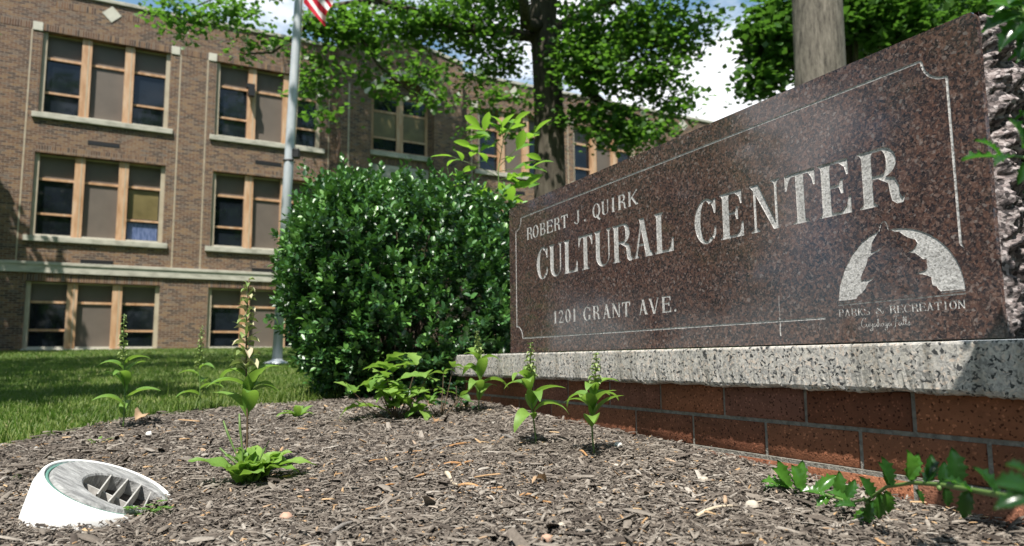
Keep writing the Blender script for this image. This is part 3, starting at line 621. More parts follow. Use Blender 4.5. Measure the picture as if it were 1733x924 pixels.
for key, nm in (('lettering', 'engraved_lettering'), ('big_lettering', 'engraved_lettering'), ('handwriting', 'engraved_script'), ('emblem', 'engraved_emblem'), ('border_line', 'border_groove'), ('chip', 'scratch')):
    mb = MB(); plate_mesh(mb, V2, tris, key, DEP[key]); walls_mesh(mb, V2, tris, {key}, 0, DEP[key], 0)
    mb.build(nm, M['frosted'], body, loc=(0, SY, ZO + .033))
# coping: subdivided so that its lower edge can be chipped
cp = MB(); n = 420; x0, x1 = -.635, 2.78; zb, zt = -.080, .0285
prof = [(.250, zb), (.012, zb), (.004, zb + .004), (.0, zb + .012), (0, zb + .05), (0, zt - .006), (.0015, zt - .002), (.005, zt), (.250, zt)]
vs = []
for i in range(n + 1):
    x = x0 + (x1 - x0) * i / n; j = random.uniform(0, .0035); jj = .002 * sin(x * 40) + .002 * sin(x * 17)
    for k, (y, z) in enumerate(prof):
        dz_ = (j + jj) if k in (1, 2) else (j * .5 if k == 3 else 0); dy = random.uniform(0, .004) if k in (1, 2, 3) else random.uniform(-.0006, .0006) * (k in (4,))
        vs.append((x, y + dy, ZO + z + dz_))
np_ = len(prof)
fs = [(i * np_ + k, (i + 1) * np_ + k, (i + 1) * np_ + k + 1, i * np_ + k + 1) for i in range(n) for k in range(np_ - 1)]
fs += [tuple(reversed(range(np_))), tuple(range(n * np_, (n + 1) * np_))]
fs += [(i * np_ + np_ - 1, (i + 1) * np_ + np_ - 1, (i + 1) * np_, i * np_) for i in range(n)]
cp.add(vs, [tuple(reversed(f)) for f in fs]); cp.build('coping_stone', M['coping'], root)
# brick plinth
OV = .058; CH = .0947; MOD = .2915
pl_v = []; pl_f = []; pl_t = []
mor = MB(); mor.box(-.555, 2.70, OV + .0045, .20, ZO - .50, ZO - .079); mor.box(-.565, 2.71, OV - .0085, OV + .003, ZO - .50, ZO - .2585)
for c in range(5):
    zt_ = -.079 - c * CH; zb_ = zt_ - CH + .0105; yy = OV if c < 2 else OV - .011
    off_ = 2.975 - 1.573 * 1.036 - 0.0 if c % 2 == 0 else 2.975 - 1.436 * 1.036 + .012
    k0 = int((-.57 - off_) // MOD) - 1
    for k in range(k0, k0 + 15):
        a = off_ + k * MOD + .006; b = a + MOD - .0105; a = max(a, -.57); b = min(b, 2.715)
        if b - a < .03: continue
        tq = random.random(); e = .0025
        j = [random.uniform(-.0012, .0012) for _ in range(8)]
        v = [(a + e, yy + j[0], zb_ + e), (b - e, yy + j[0], zb_ + e), (b - e, yy + j[1], zt_ - e), (a + e, yy + j[1], zt_ - e),
             (a, yy + .003, zb_), (b, yy + .003, zb_), (b, yy + .003, zt_), (a, yy + .003, zt_), (a, yy + .1, zb_), (b, yy + .1, zb_), (b, yy + .1, zt_), (a, yy + .1, zt_)]
        v = [(p[0], p[1], p[2] + ZO) for p in v]
        bse = len(pl_v); pl_v += v; pl_t += [tq] * 12
        for f in [(0, 1, 2, 3), (4, 5, 1, 0), (5, 6, 2, 1), (6, 7, 3, 2), (7, 4, 0, 3), (8, 9, 5, 4), (9, 10, 6, 5), (10, 11, 7, 6), (11, 8, 4, 7)]: pl_f.append([bse + i for i in f])
bp = npmesh('brick_base', pl_v, pl_f, M['pbrick'], root, tint=pl_t)
mor.build('mortar', M['mortar'], bp)

# ------------------------------------------------------------------ the school building
BL = nb * -25.3634
bang = atan2(db[1], db[0])
bld = empty('brick_building', BL, bang, label='three storey brown brick building with cream stone trim and grouped windows', cat='building')
SZ = {'top': (7.55, 10.13), 'mid': (3.80, 6.33), 'low': (.46, 2.45)}
bays = [(-7.13, -3.62), (-2.165, 1.375), (2.79, 6.31), (12.60, 16.02), (17.20, 20.62), (21.80, 25.22), (26.40, 29.80)]
openings = [[(a, z0), (b, z0), (b, z1), (a, z1)] for a, b in bays for z0, z1 in SZ.values()]
WX0, WX1, WZ1 = -9.0, 31.0, 11.40
V2, tris = carve([(WX0, -.3), (WX1, -.3), (WX1, WZ1), (WX0, WZ1)], {'hole': openings})
wl = MB(); plate_mesh(wl, V2, tris, '', 0); walls_mesh(wl, V2, tris, {'hole'}, 0, .345, 0)
wl.add([(WX0, 0, -.3), (WX0, 14, -.3), (WX0, 14, WZ1), (WX0, 0, WZ1)], [(0, 3, 2, 1)]); wl.add([(WX1, 0, -.3), (WX1, 14, -.3), (WX1, 14, WZ1), (WX1, 0, WZ1)], [(0, 1, 2, 3)])
wl.add([(WX0, 14, -.3), (WX1, 14, -.3), (WX1, 14, WZ1), (WX0, 14, WZ1)], [(0, 3, 2, 1)])
wl.build('wall', M['brick'], bld)
MB().box(WX0, WX1, .4, 14, WZ1 - .4, WZ1 - .3).build('roof', M['flatroof'], bld)
cpn = MB(); cpn.box(WX0 - .05, 6.93, -.06, .32, WZ1, WZ1 + .12); cpn.box(11.72, WX1 + .05, -.06, .32, WZ1, WZ1 + .12); cpn.build('parapet_coping', M['limestone'], bld, bevel=.01)
bd = MB()
for a, b in ((WX0, 6.93), (11.72, WX1)):
    bd.box(a, b, -.07, .1, 2.70, 2.93); bd.box(a, b, -.10, .1, 2.93, 3.02)
bd.build('stone_band', M['limestone'], bld, bevel=.008)
def soldier(a, b, z0, z1, y=-.006): MB().box(a, b, y, .05, z0, z1).build('soldier_course', M['soldier'], bld)
soldier(WX0, 6.93, 10.135, 10.345); soldier(11.72, WX1, 10.135, 10.345)
for a, b in bays:
    soldier(a, b, 6.335, 6.545); soldier(a - .1, b + .1, 2.455, 2.66)
    for e in (a - .27, b + .01): MB().box(e, e + .26, -.03, .05, 10.10, 10.37).build('stone_block', M['stonelight'], bld, bevel=.01)
    c = (a + b) / 2 + .02
    MB().add([(c - .27, -.02, 11.05), (c, -.02, 10.78), (c + .27, -.02, 11.05), (c, -.02, 11.32), (c - .27, .03, 11.05), (c, .03, 10.78), (c + .27, .03, 11.05), (c, .03, 11.32)],
             [(0, 1, 2, 3), (0, 4, 5, 1), (1, 5, 6, 2), (2, 6, 7, 3), (3, 7, 4, 0)]).build('stone_diamond', M['stonelight'], bld)
    soldier(c - 1.5, c - .42, 10.95, 11.15, -.004); soldier(c + .42, c + 1.5, 10.95, 11.15, -.004)
    for z in (6.80, 3.09):
        v = MB(); v.box(c - .45, c + .42, -.008, .05, z - .07, z + .07)
        for k in range(9): v.box(c - .42 + k * .095, c - .40 + k * .095, -.016, -.006, z - .06, z + .06)
        v.build('vent_grille', M['black'], bld)
    for e in (a - .30, b + .28): MB().box(e, e + .035, -.004, .03, 3.03, 10.13).build('pier_joint', M['jamb'], bld)
def window(a, b, z0, z1, glassm=('glass', 'glass'), low=False):
    w = b - a; s = w / 3.53; fr_ = .12 * s; mu = .27 * s; un = (w - 2 * fr_ - 2 * mu) / 3; H = z1 - z0
    f = MB(); f.box(a, a + fr_, .10, .34, z0, z1, 1); f.box(b - fr_, b, .10, .34, z0, z1, 1)
    us = [a + fr_, a + fr_ + un + mu, a + fr_ + 2 * un + 2 * mu]
    for x_ in (us[0] + un, us[1] + un):
        f.box(x_, x_ + mu, .085, .34, z0, z1 - .01, 0); f.box(x_ + mu * .62, x_ + mu * .72, .078, .09, z0, z1 - .01, 1)
    f.box(a + fr_, b - fr_, .26, .34, z1 - .05, z1, 1); f.box(a + fr_, b - fr_, .11, .34, z0, z0 + .07, 2)
    zt_ = z1 - .30 * H; zm = z0 + .28 * H
    for i, x_ in enumerate(us): f.box(x_, x_ + un, .215, .32, zt_ - .035, zt_ + .035, 0)
    for i in (0, 2): f.box(us[i], us[i] + un, .225, .32, zm - .03, zm + .03, 0)
    fo_ = f.build('window', [M['wood'], M['jamb'], M['stonelight']], bld)
    for x_ in us: MB().box(x_, x_ + un, .275, .315, zt_ + .036, z1 - .05).build('transom_panel', M['panel'], fo_)
    p = MB(); p.box(us[1], us[1] + un, .262, .31, z0 + .07, zt_ - .036); p.build('infill_panel', M['panel'], fo_)
    for i, gm in zip((0, 2), glassm):
        g = MB(); x_ = us[i]
        g.box(x_ + .03, x_ + un - .03, .300, .305, z0 + .10, zm - .03, 0); g.box(x_ + .03, x_ + un - .03, .290, .295, zm + .03, zt_ - .035, 1)
        for q0, q1 in ((z0 + .07, zm - .03), (zm + .03, zt_ - .035)):
            sash = MB(); X0, X1 = x_, x_ + un; ov_ = [(X0, q0), (X1, q0), (X1, q1), (X0, q1)]; iv_ = [(X0 + .03, q0 + .03), (X1 - .03, q0 + .03), (X1 - .03, q1 - .03), (X0 + .03, q1 - .03)]
            sash.add([(p[0], y_, p[1]) for y_ in (.270, .312) for p in ov_ + iv_], [(j, (j + 1) % 4, 4 + (j + 1) % 4, 4 + j) for j in range(4)] + [(4 + j, 4 + (j + 1) % 4, 12 + (j + 1) % 4, 12 + j) for j in range(4)])
            sash.build('sash', M['black'], fo_)
        mats = [M['glass'], M['glass']] if gm == 'glass' else [M['curtain'], M['blind']] if gm == 'blind' else [M['glass'], M['blind']]
        g.build('pane', mats, fo_)
    sl = MB()
    if not low: sl.box(a - .15, b + .15, -.09, .1, z0 - .17, z0 - .002)
    else: sl.box(a - .02, b + .02, -.10, .1, z0 - .12, z0 - .002)
    sl.build('sill', M['limestone'] if not low else M['stonelight'], fo_, bevel=.012)
for i, (a, b) in enumerate(bays):
    for kf, (z0, z1) in SZ.items():
        window(a, b, z0, z1, ('glass', 'blind') if (i == 1 and kf == 'mid') else ('glass', 'glass'), kf == 'low')
# back of the openings so that nothing is seen through them
MB().box(WX0 + .1, WX1 - .1, .35, .38, -.2, 11).build('inner_lining', M['black'], bld)
# projecting centre bay
PY = -.45
pu0, pu1 = 6.93, 11.72; ou0, ou1 = 8.02, 10.52; oz0, oz1 = 4.2, 10.35
pb = MB()
arch = [(ou0, 2.0), (ou1, 2.0), (ou1, 9.95)] + [(ou1 + (ou0 - ou1) * k / 14, 9.95 + .62 * sin(pi * k / 14)) for k in range(1, 14)] + [(ou0, 9.95)]
outline = [(pu0, -.3), (pu1, -.3), (pu1, 11.55), (9.9, 11.95), (8.7, 11.95), (pu0 , 11.65)]
V2, tris = carve(outline, {'hole': [arch]})
plate_mesh(pb, V2, tris, '', PY); walls_mesh(pb, V2, tris, {'hole'}, PY, PY + .44, 0)
pb.add([(pu0, PY, -.3), (pu0, .3, -.3), (pu0, .3, 11.65), (pu0, PY, 11.65)], [(0, 3, 2, 1)]); pb.add([(pu1, PY, -.3), (pu1, .3, -.3), (pu1, .3, 11.55), (pu1, PY, 11.55)], [(0, 1, 2, 3)])
pb.add([(pu0, .3, 9), (pu1, .3, 9), (pu1, .3, 11.55), (9.9, .3, 11.95), (8.7, .3, 11.95), (pu0, .3, 11.65)], [tuple(range(6))[::-1]])
bb_ = pb.build('centre_bay', M['brick'], bld)
ac = MB()
ol = [(pu0, 11.65), (8.7, 11.95), (9.9, 11.95), (pu1, 11.55)]
for (xa, za), (xb, zb2) in zip(ol, ol[1:]):
    ac.add([(xa, PY - .05, za), (xb, PY - .05, zb2), (xb, .35, zb2), (xa, .35, za), (xa, PY - .05, za + .12), (xb, PY - .05, zb2 + .12), (xb, .35, zb2 + .12), (xa, .35, za + .12)],
           [(0, 3, 2, 1), (4, 5, 6, 7), (0, 1, 5, 4), (1, 2, 6, 5), (2, 3, 7, 6), (3, 0, 4, 7)])
ac.build('bay_coping', M['limestone'], bb_)
ar = MB(); k_ = 16
o1 = [(ou1 + .12 + (ou0 - ou1 - .24) * k / k_, 9.98 + .86 * sin(pi * k / k_) ** .8 if 0 < k < k_ else 9.98) for k in range(k_ + 1)]; i1 = [(ou1 + (ou0 - ou1) * k / k_, 9.96 + .62 * sin(pi * k / k_)) for k in range(k_ + 1)]
for k in range(k_):
    q = [o1[k], o1[k + 1], i1[k + 1], i1[k]]
    ar.add([(x_, PY - .03, z_) for x_, z_ in q] + [(x_, PY + .05, z_) for x_, z_ in q], [(0, 1, 2, 3), (3, 2, 6, 7), (1, 0, 4, 5)])
ar.build('stone_arch', M['limestone'], bb_)
for e in (ou0 - .26, ou1): MB().box(e, e + .26, PY - .032, PY + .05, 9.72, 9.99).build('stone_block', M['stonelight'], bb_)
MB().box(pu0 + .25, pu0 + .30, PY - .004, PY + .03, 2.5, 10).build('pier_joint', M['jamb'], bb_)
yb_ = PY + .36
rw = MB(); V2, tris = carve([(ou0 - .2, 1.8), (ou1 + .2, 1.8), (ou1 + .2, 10.7), (ou0 - .2, 10.7)], {'hole': [[(ou0 + .12, 7.72), (ou1 - .12, 7.72), (ou1 - .12, 9.90), (ou0 + .12, 9.90)], [(ou0 + .12, 3.6), (ou1 - .12, 3.6), (ou1 - .12, 6.1), (ou0 + .12, 6.1)]]})
plate_mesh(rw, V2, tris, '', yb_ - .03); walls_mesh(rw, V2, tris, {'hole'}, yb_ - .03, yb_ + .10, 0); rw.build('recess_wall', M['brick'], bb_)
for z0, z1 in ((7.72, 9.90), (3.6, 6.1)):
    a, b = ou0 + .12, ou1 - .12; f = MB(); y_ = yb_ + .0
    for x_, x2 in ((a, a + .10), (b - .10, b), ((a + b) / 2 - .13, (a + b) / 2 + .13)): f.box(x_, x2, y_ + .0, y_ + .1, z0, z1)
    zt_ = z1 - .62; zm = z0 + .55
    f.box(a, b, y_ + .03, y_ + .1, zt_ - .04, zt_ + .04); f.box(a, b, y_ + .03, y_ + .1, zm - .035, zm + .035); f.box(a, b, y_ + .02, y_ + .1, z0, z0 + .08); f.box(a, b, y_ + .03, y_ + .1, z1 - .06, z1)
    wn = f.build('bay_window', [M['wood']], bb_)
    for x_, x2 in ((a + .10, (a + b) / 2 - .13), ((a + b) / 2 + .13, b - .10)):
        g = MB(); g.box(x_, x2, y_ + .06, y_ + .065, z0 + .08, zm - .035, 0); g.box(x_, x2, y_ + .055, y_ + .06, zm + .035, zt_ - .04, 1); g.box(x_, x2, y_ + .05, y_ + .055, zt_ + .04, z1 - .06, 0)
        g.build('pane', [M['glass'], M['blind']], wn)
    MB().box(a - .1, b + .1, y_ - .16, y_ + .05, z0 - .18, z0).build('sill', M['limestone'], wn)
MB().box(ou0 + .1, ou1 - .1, yb_ - .05, yb_, 6.35, 7.22).build('stone_panel', M['limestone'], bb_)
MB().box(ou0 + .05, ou1 - .05, yb_ - .04, yb_, 7.26, 7.50).build('soldier_course', M['soldier'], bb_)
fl = MB(); fl.box(3.75, 4.02, -.12, .08, 9.35, 9.50); fl.box(3.80, 4.00, -.22, -.03, 9.05, 9.33); fl.tube([(3.89, -.1, 9.33), (3.89, 0, 9.5)], .02)
fl.build('floodlight', M['black'], bld)

# ------------------------------------------------------------------ flagpole and flag
PD = 10.6
p0 = at(468.5, 613, PD); p1 = at(506.5, -20, PD)
pb0 = np.array([p0[0], p0[1], gz(p0[0], p0[1])])
fp = empty('flagpole', pb0, label='tall silver aluminium flagpole with round base cover on the lawn', cat='flagpole')
ax = (p1 - p0); ax = ax / ax[2]; top = ax * 8.6
mb = MB(); mb.tube([np.zeros(3), ax * 3, ax * 6, top], [.071, .070, .060, .045], 24); mb.build('pole', M['alu'], fp, smooth=True)
mb = MB()
pr_ = [(.19, 0), (.19, .012), (.165, .03), (.11, .045), (.085, .06), (.073, .075)]
vs = [(r * cos(2 * pi * j / 28), r * sin(2 * pi * j / 28), z) for r, z in pr_ for j in range(28)]
mb.add(vs, [(i * 28 + j, i * 28 + (j + 1) % 28, (i + 1) * 28 + (j + 1) % 28, (i + 1) * 28 + j) for i in range(5) for j in range(28)]); mb.build('base_cover', M['alu'], fp, smooth=True)
mb = MB(); c_ = ax * 3.12; mb.box(c_[0] + .05, c_[0] + .15, c_[1] - .05, c_[1] + .05, 3.06, 3.20); mb.box(c_[0] - .075, c_[0] + .075, c_[1] - .075, c_[1] + .075, 3.0, 3.035); mb.build('cleat_box', M['black'], fp, bevel=.01)
mb = MB(); mb.tube([np.array([.085, -.02, 3.0]) + ax * 0 + [ax[0] * 3, 0, 0], np.array([.085, -.02, 0]) + ax * 5.9], .004, 5); mb.build('halyard', M['jamb'], fp)
mb = MB(); bz = 8.6
vs = [(.09 * cos(2 * pi * j / 16) * sin(pi * i / 8), .09 * sin(2 * pi * j / 16) * sin(pi * i / 8), -.09 * cos(pi * i / 8)) for i in range(9) for j in range(16)]
mb.add([(v[0] + top[0], v[1] + top[1], v[2] + top[2] + .08) for v in vs], [(i * 16 + j, i * 16 + (j + 1) % 16, (i + 1) * 16 + (j + 1) % 16, (i + 1) * 16 + j) for i in range(8) for j in range(16)]); mb.build('finial', M['alu'], fp, smooth=True)
# flag, hanging limp with its fly corner lowest
FW, FH = 2.6, 1.5
tip = at(548.5, 43, PD - .1); u_f = at(512, 0, PD - .1) - tip; u_f = u_f / np.linalg.norm(u_f); v_f = at(563, 0, PD - .1) - tip; v_f = v_f / np.linalg.norm(v_f)
hoist = np.array([p0[0] + ax[0] * 0, p0[1], 0])
na, nbb = 60, 52; V = []; ST_ = []
hb = tip + u_f * .95
for i in range(na + 1):
    a = i / na
    for j in range(nbb + 1):
        b = j / nbb
        zz = pb0[2] + 5.50 + b * FH; hp = pb0 + ax * (zz - pb0[2]) + np.array([.09, -.02, 0])
        q = tip + v_f * (b * FH * .62)                       # the fly edge
        mid = hp * (1 - a) + q * a; sag = a * (1 - a)
        mid = mid + np.array([.02 * sag, 0, -.12 * sag * (1 - .4 * b)])
        nrm = np.array([.25, -1., 0]); amp = .015 + .035 * a
        V.append(mid + nrm * amp * sin(b * 17 + a * 4) + np.array([.015 * a * sin(b * 15 + 2), 0, 0])); ST_.append((a, b))
F = [(i * (nbb + 1) + j, (i + 1) * (nbb + 1) + j, (i + 1) * (nbb + 1) + j + 1, i * (nbb + 1) + j + 1) for i in range(na) for j in range(nbb)]
def flag_mat():
    m = mat('flag_cloth', (.5, .5, .5), .75, .2); t, b, L = nodes(m)
    a = N(t, 'ShaderNodeAttribute'); a.attribute_name = 'tint'
    mu = N(t, 'ShaderNodeMath', operation='MULTIPLY'); mu.inputs[1].default_value = 6.5; L(a.outputs['Fac'], mu.inputs[0])
    frc = N(t, 'ShaderNodeMath', operation='FRACT'); L(mu.outputs[0], frc.inputs[0]); gt = N(t, 'ShaderNodeMath', operation='GREATER_THAN'); gt.inputs[1].default_value = .5; L(frc.outputs[0], gt.inputs[0])
    mxc = N(t, 'ShaderNodeMixRGB'); mxc.inputs[1].default_value = (.42, .012, .03, 1); mxc.inputs[2].default_value = (.62, .60, .60, 1); L(gt.outputs[0], mxc.inputs[0])
    a2 = N(t, 'ShaderNodeAttribute'); a2.attribute_name = 'fly'
    lt = N(t, 'ShaderNodeMath', operation='LESS_THAN'); lt.inputs[1].default_value = .4; L(a2.outputs['Fac'], lt.inputs[0])
    g2 = N(t, 'ShaderNodeMath', operation='GREATER_THAN'); g2.inputs[1].default_value = 6 / 13; L(a.outputs['Fac'], g2.inputs[0])
    an = N(t, 'ShaderNodeMath', operation='MULTIPLY'); L(lt.outputs[0], an.inputs[0]); L(g2.outputs[0], an.inputs[1])
    mx2 = N(t, 'ShaderNodeMixRGB'); L(an.outputs[0], mx2.inputs[0]); L(mxc.outputs[0], mx2.inputs[1]); mx2.inputs[2].default_value = (.02, .035, .13, 1)
    L(mx2.outputs[0], b.inputs['Base Color'])
    return m
fg = npmesh('flag', V, F, flag_mat(), tint=[s[1] for s in ST_], smooth=True)
at_ = fg.data.attributes.new('fly', 'FLOAT', 'POINT'); at_.data.foreach_set('value', np.array([s[0] for s in ST_], np.float32))
tag(fg, 'limp red and white striped flag hanging beside the flagpole', 'flag')

# ------------------------------------------------------------------ trees
LEAF5 = np.array([(0, 0, 0), (.30, .10, .03), (.22, .34, 0), (.52, .55, .04), (.26, .62, .0), (0, 1.0, -.10), (-.26, .62, 0), (-.52, .55, .04), (-.22, .34, 0), (-.30, .10, .03)]) - np.array([0, .1, 0])
LEAF5F = [(0, 1, 2, 8, 9), ]
LV = np.array([(0, -.1, 0), (.34, .30, .05), (.52, .52, .0), (0, 1.0, -.1), (-.52, .52, 0), (-.34, .30, .05)]); LF = [(0, 1, 3), (0, 3, 5), (1, 2, 3), (3, 4, 5)]
def leaves_at(P, size, spread_t=.8, tv=LV, tf=LF, tmean=.5, up=None):
    n = len(P); R_ = rotm(rng.uniform(0, 2 * pi, n), np.abs(rng.normal(0, spread_t, n)), rng.uniform(0, 2 * pi, n))
    return scatter(tv, tf, P, R_, size * rng.uniform(.65, 1.3, n), np.clip(rng.normal(tmean, .25, n), 0, 1))
def sprays(blobs, per, rad):
    """blobs: centre, radii(3), number of sprays; returns leaf points and twig segments"""
    P = []; tw = []
    for c, r, k in blobs:
        k = int(k); d = rng.normal(0, 1, (k, 3)); d /= np.linalg.norm(d, axis=1)[:, None]
        cen = np.array(c) + d * (rng.random(k)[:, None] ** .45) * np.array(r)
        for q in cen:
            m_ = rng.poisson(per) + 2; o = rng.normal(0, 1, (m_, 3)) * np.array([rad, rad, rad * .35]); o[:, 2] -= .25 * np.hypot(o[:, 0], o[:, 1])
            P.append(q + o)
            if rng.random() < .35:
                dd = (np.array(c) - q); tw.append((q + dd / max(np.linalg.norm(dd), .01) * min(.7, np.linalg.norm(dd)), q))
    return np.concatenate(P), tw
def tree(name, label, cat, group, base, trunk, limbs, blobs, per, rad, size, lm, bm, twr=.012, tmean=.5):
    rt = empty(name, base, label=label, cat=cat, group=group); b = np.array(base, float)
    t = MB(); t.tube([np.array(p[:3]) - b for p in trunk], [p[3] for p in trunk], 18, wob=.10); t.build('trunk', bm, rt, smooth=True)
    for lb in limbs:
        t = MB(); t.tube([np.array(p[:3]) - b for p in lb], [p[3] for p in lb], 9, wob=.1); t.build('limb', bm, rt, smooth=True)
    P, tw = sprays(blobs, per, rad); v, f, ti = leaves_at(P - b, size, tmean=tmean)
    npmesh('crown', v, f, lm, rt, tint=ti)
    if tw:
        t = MB()
        for a_, q in tw: t.tube([a_ - b, (a_ + q) / 2 - b + rng.normal(0, .03, 3), q - b], [twr, twr * .8, twr * .4], 4, cap=False)
        t.build('twigs', M['twig'], rt)
    return rt
D1 = 15.5
def A(px, py, d, r): p = at(px, py, d); return (p[0], p[1], p[2], r)
def Bl(px, py, d, rx, ry, k, rd=None):
    s = d / FPX; return (at(px, py, d), (rx * s, rd or rx * s * .8, ry * s), k)
tb = at(934, 640, D1); tb[2] = gz(tb[0], tb[1])
trunk1 = [(tb[0] + .05, tb[1], tb[2] - .1, .50), (tb[0] + .02, tb[1], tb[2] + .5, .37), A(932, 480, D1, .345), A(931, 330, D1, .33), A(930, 200, D1, .325), A(926, 100, D1, .32), A(920, 30, D1, .30), A(925, -80, D1, .26), A(935, -200, D1, .20), A(930, -380, D1, .10)]
limbs1 = [[A(922, 45, D1, .16), A(890, 40, D1 - .6, .14), A(888, 8, D1 - 1.0, .10), A(860, -40, D1 - 1.6, .07)],
          [A(926, 90, D1, .15), A(900, 62, D1, .13), A(845, 55, D1 - .3, .12), A(790, 50, D1 - .5, .11), A(745, 40, D1 - .8, .10), A(700, 20, D1 - 1, .09), A(640, 0, D1 - 1, .08), A(560, 10, D1 - 1.2, .055), A(500, 60, D1 - 1.3, .04), A(460, 88, D1 - 1.3, .03), A(410, 92, D1 - 1.3, .015)],
          [A(932, 110, D1, .15), A(958, 115, D1, .13), A(990, 150, D1 - .2, .11), A(1020, 175, D1 - .3, .095), A(1070, 196, D1 - .4, .075), A(1120, 216, D1 - .5, .05), A(1160, 240, D1 - .5, .02)],
          [A(928, 60, D1, .14), A(970, 30, D1 + .3, .11), A(1040, 0, D1 + .6, .09), A(1120, -30, D1 + .6, .06), A(1190, -10, D1 + .6, .03)],
          [A(925, 20, D1, .13), A(900, -60, D1 + .6, .1), A(820, -110, D1 + 1.2, .07), A(700, -120, D1 + 1.5, .04)],
          [A(640, 0, D1 - 1, .05), A(610, 60, D1 - 1.2, .04), A(640, 110, D1 - 1.2, .03), A(700, 160, D1 - 1.2, .015)],
          [A(560, 10, D1 - 1.2, .04), A(470, -25, D1 - 1.3, .03), A(380, -10, D1 - 1.4, .02), A(310, 20, D1 - 1.4, .012)]]
blobs1 = [Bl(300, 12, D1 - 1.4, 42, 22, 14), Bl(340, 20, D1 - 1.4, 40, 24, 14), Bl(405, 25, D1 - 1.3, 45, 26, 18), Bl(445, 68, D1 - 1.3, 34, 20, 10), Bl(300, 45, D1 - 1.3, 25, 12, 5), Bl(412, 92, D1 - 1.3, 30, 8, 4),
          Bl(538, 125, D1 - 1.2, 32, 55, 28), Bl(550, 40, D1 - 1.2, 40, 40, 34), Bl(600, 50, D1 - 1.2, 60, 42, 50), Bl(545, 190, D1 - 1.2, 30, 25, 8), Bl(600, 120, D1 - 1, 28, 18, 6),
          Bl(650, 95, D1 - 1.2, 30, 22, 7), Bl(712, 120, D1 - 1.2, 38, 26, 18), Bl(735, 165, D1 - 1.2, 26, 20, 9), Bl(650, 150, D1 - 1.1, 26, 14, 8),
          Bl(700, 35, D1 - .8, 90, 40, 95), Bl(800, 40, D1 - .5, 80, 60, 95), Bl(850, 100, D1 - .4, 38, 40, 34), Bl(790, 120, D1 - .6, 40, 25, 12), Bl(840, 170, D1 - .5, 60, 22, 22), Bl(815, 215, D1 - .5, 30, 14, 7), Bl(870, 215, D1 - .3, 26, 22, 8),
          Bl(1000, 60, D1 - .8, 80, 60, 130), Bl(1090, 60, D1 - .4, 80, 60, 120), Bl(1160, 50, D1, 60, 55, 60), Bl(1100, 130, D1 - .4, 70, 40, 75), Bl(1000, 120, D1 - 1, 60, 40, 60), Bl(990, 95, D1 - .8, 36, 50, 26),
          Bl(1020, 200, D1 - .5, 70, 28, 46), Bl(1090, 215, D1 - .5, 60, 24, 38), Bl(1050, 235, D1 - .5, 60, 16, 20), Bl(1150, 170, D1 - .4, 35, 40, 22), Bl(985, 185, D1 - .4, 30, 30, 14),
          Bl(890, 10, D1 + 1.2, 80, 40, 60), Bl(700, -90, D1, 200, 90, 230, 3.0), Bl(950, -130, D1, 220, 100, 520, 3.4), Bl(1120, -90, D1, 140, 70, 220, 2.5), Bl(480, -60, D1 - 1, 160, 35, 50, 1.4), Bl(900, -330, D1, 280, 140, 360, 4.5), ((-5.4, 21.0, 18.0), (3.2, 1.8, 4.2), 760), ((-3.0, 22.0, 15.5), (2.2, 1.6, 3.0), 320), ((-3, 19, 13.5), (2.5, 2.0, 1.6), 110)]  # closing crown masses, above the view, added to shade the centre bay
tree('broadleaf_tree', 'large shade tree with dark ridged trunk between the building and the sign slab', 'tree', None, (tb[0], tb[1], tb[2]), trunk1, limbs1, [(c, q_, max(3, k * .84)) for c, q_, k in blobs1], 16, .22, .112, M['leaf_tree'], M['bark'])
D2 = 9.4
tb = at(1396, 640, D2); tb[2] = gz(tb[0], tb[1])
trunk2 = [(tb[0], tb[1], tb[2] - .1, .46), (tb[0], tb[1], tb[2] + .5, .36), A(1392, 420, D2, .33), A(1388, 250, D2, .32), A(1387, 130, D2, .315), A(1384, 0, D2, .31), A(1382, -150, D2, .28), A(1380, -330, D2, .2), A(1370, -500, D2, .1)]
tree('grey_tree', 'tall tree with a thick smooth grey trunk rising right behind the sign slab', 'tree', None, (tb[0], tb[1], tb[2]), trunk2,
     [[A(1382, -150, D2, .14), A(1300, -260, D2 - .5, .1), A(1200, -300, D2 - 1, .05)], [A(1382, -170, D2, .14), A(1480, -280, D2 + .5, .1), A(1600, -330, D2 + 1, .05)], [A(1381, -260, D2, .12), A(1400, -420, D2 + 1.5, .07), A(1380, -520, D2 + 2, .03)]],
     [Bl(1250, -330, D2, 130, 70, 110, 1.4), Bl(1500, -350, D2 + .5, 150, 80, 130, 1.6), Bl(1380, -470, D2 + .5, 220, 110, 220, 2.4)], 13, .2, .13, M['leaf_tree'], M['bark2'])
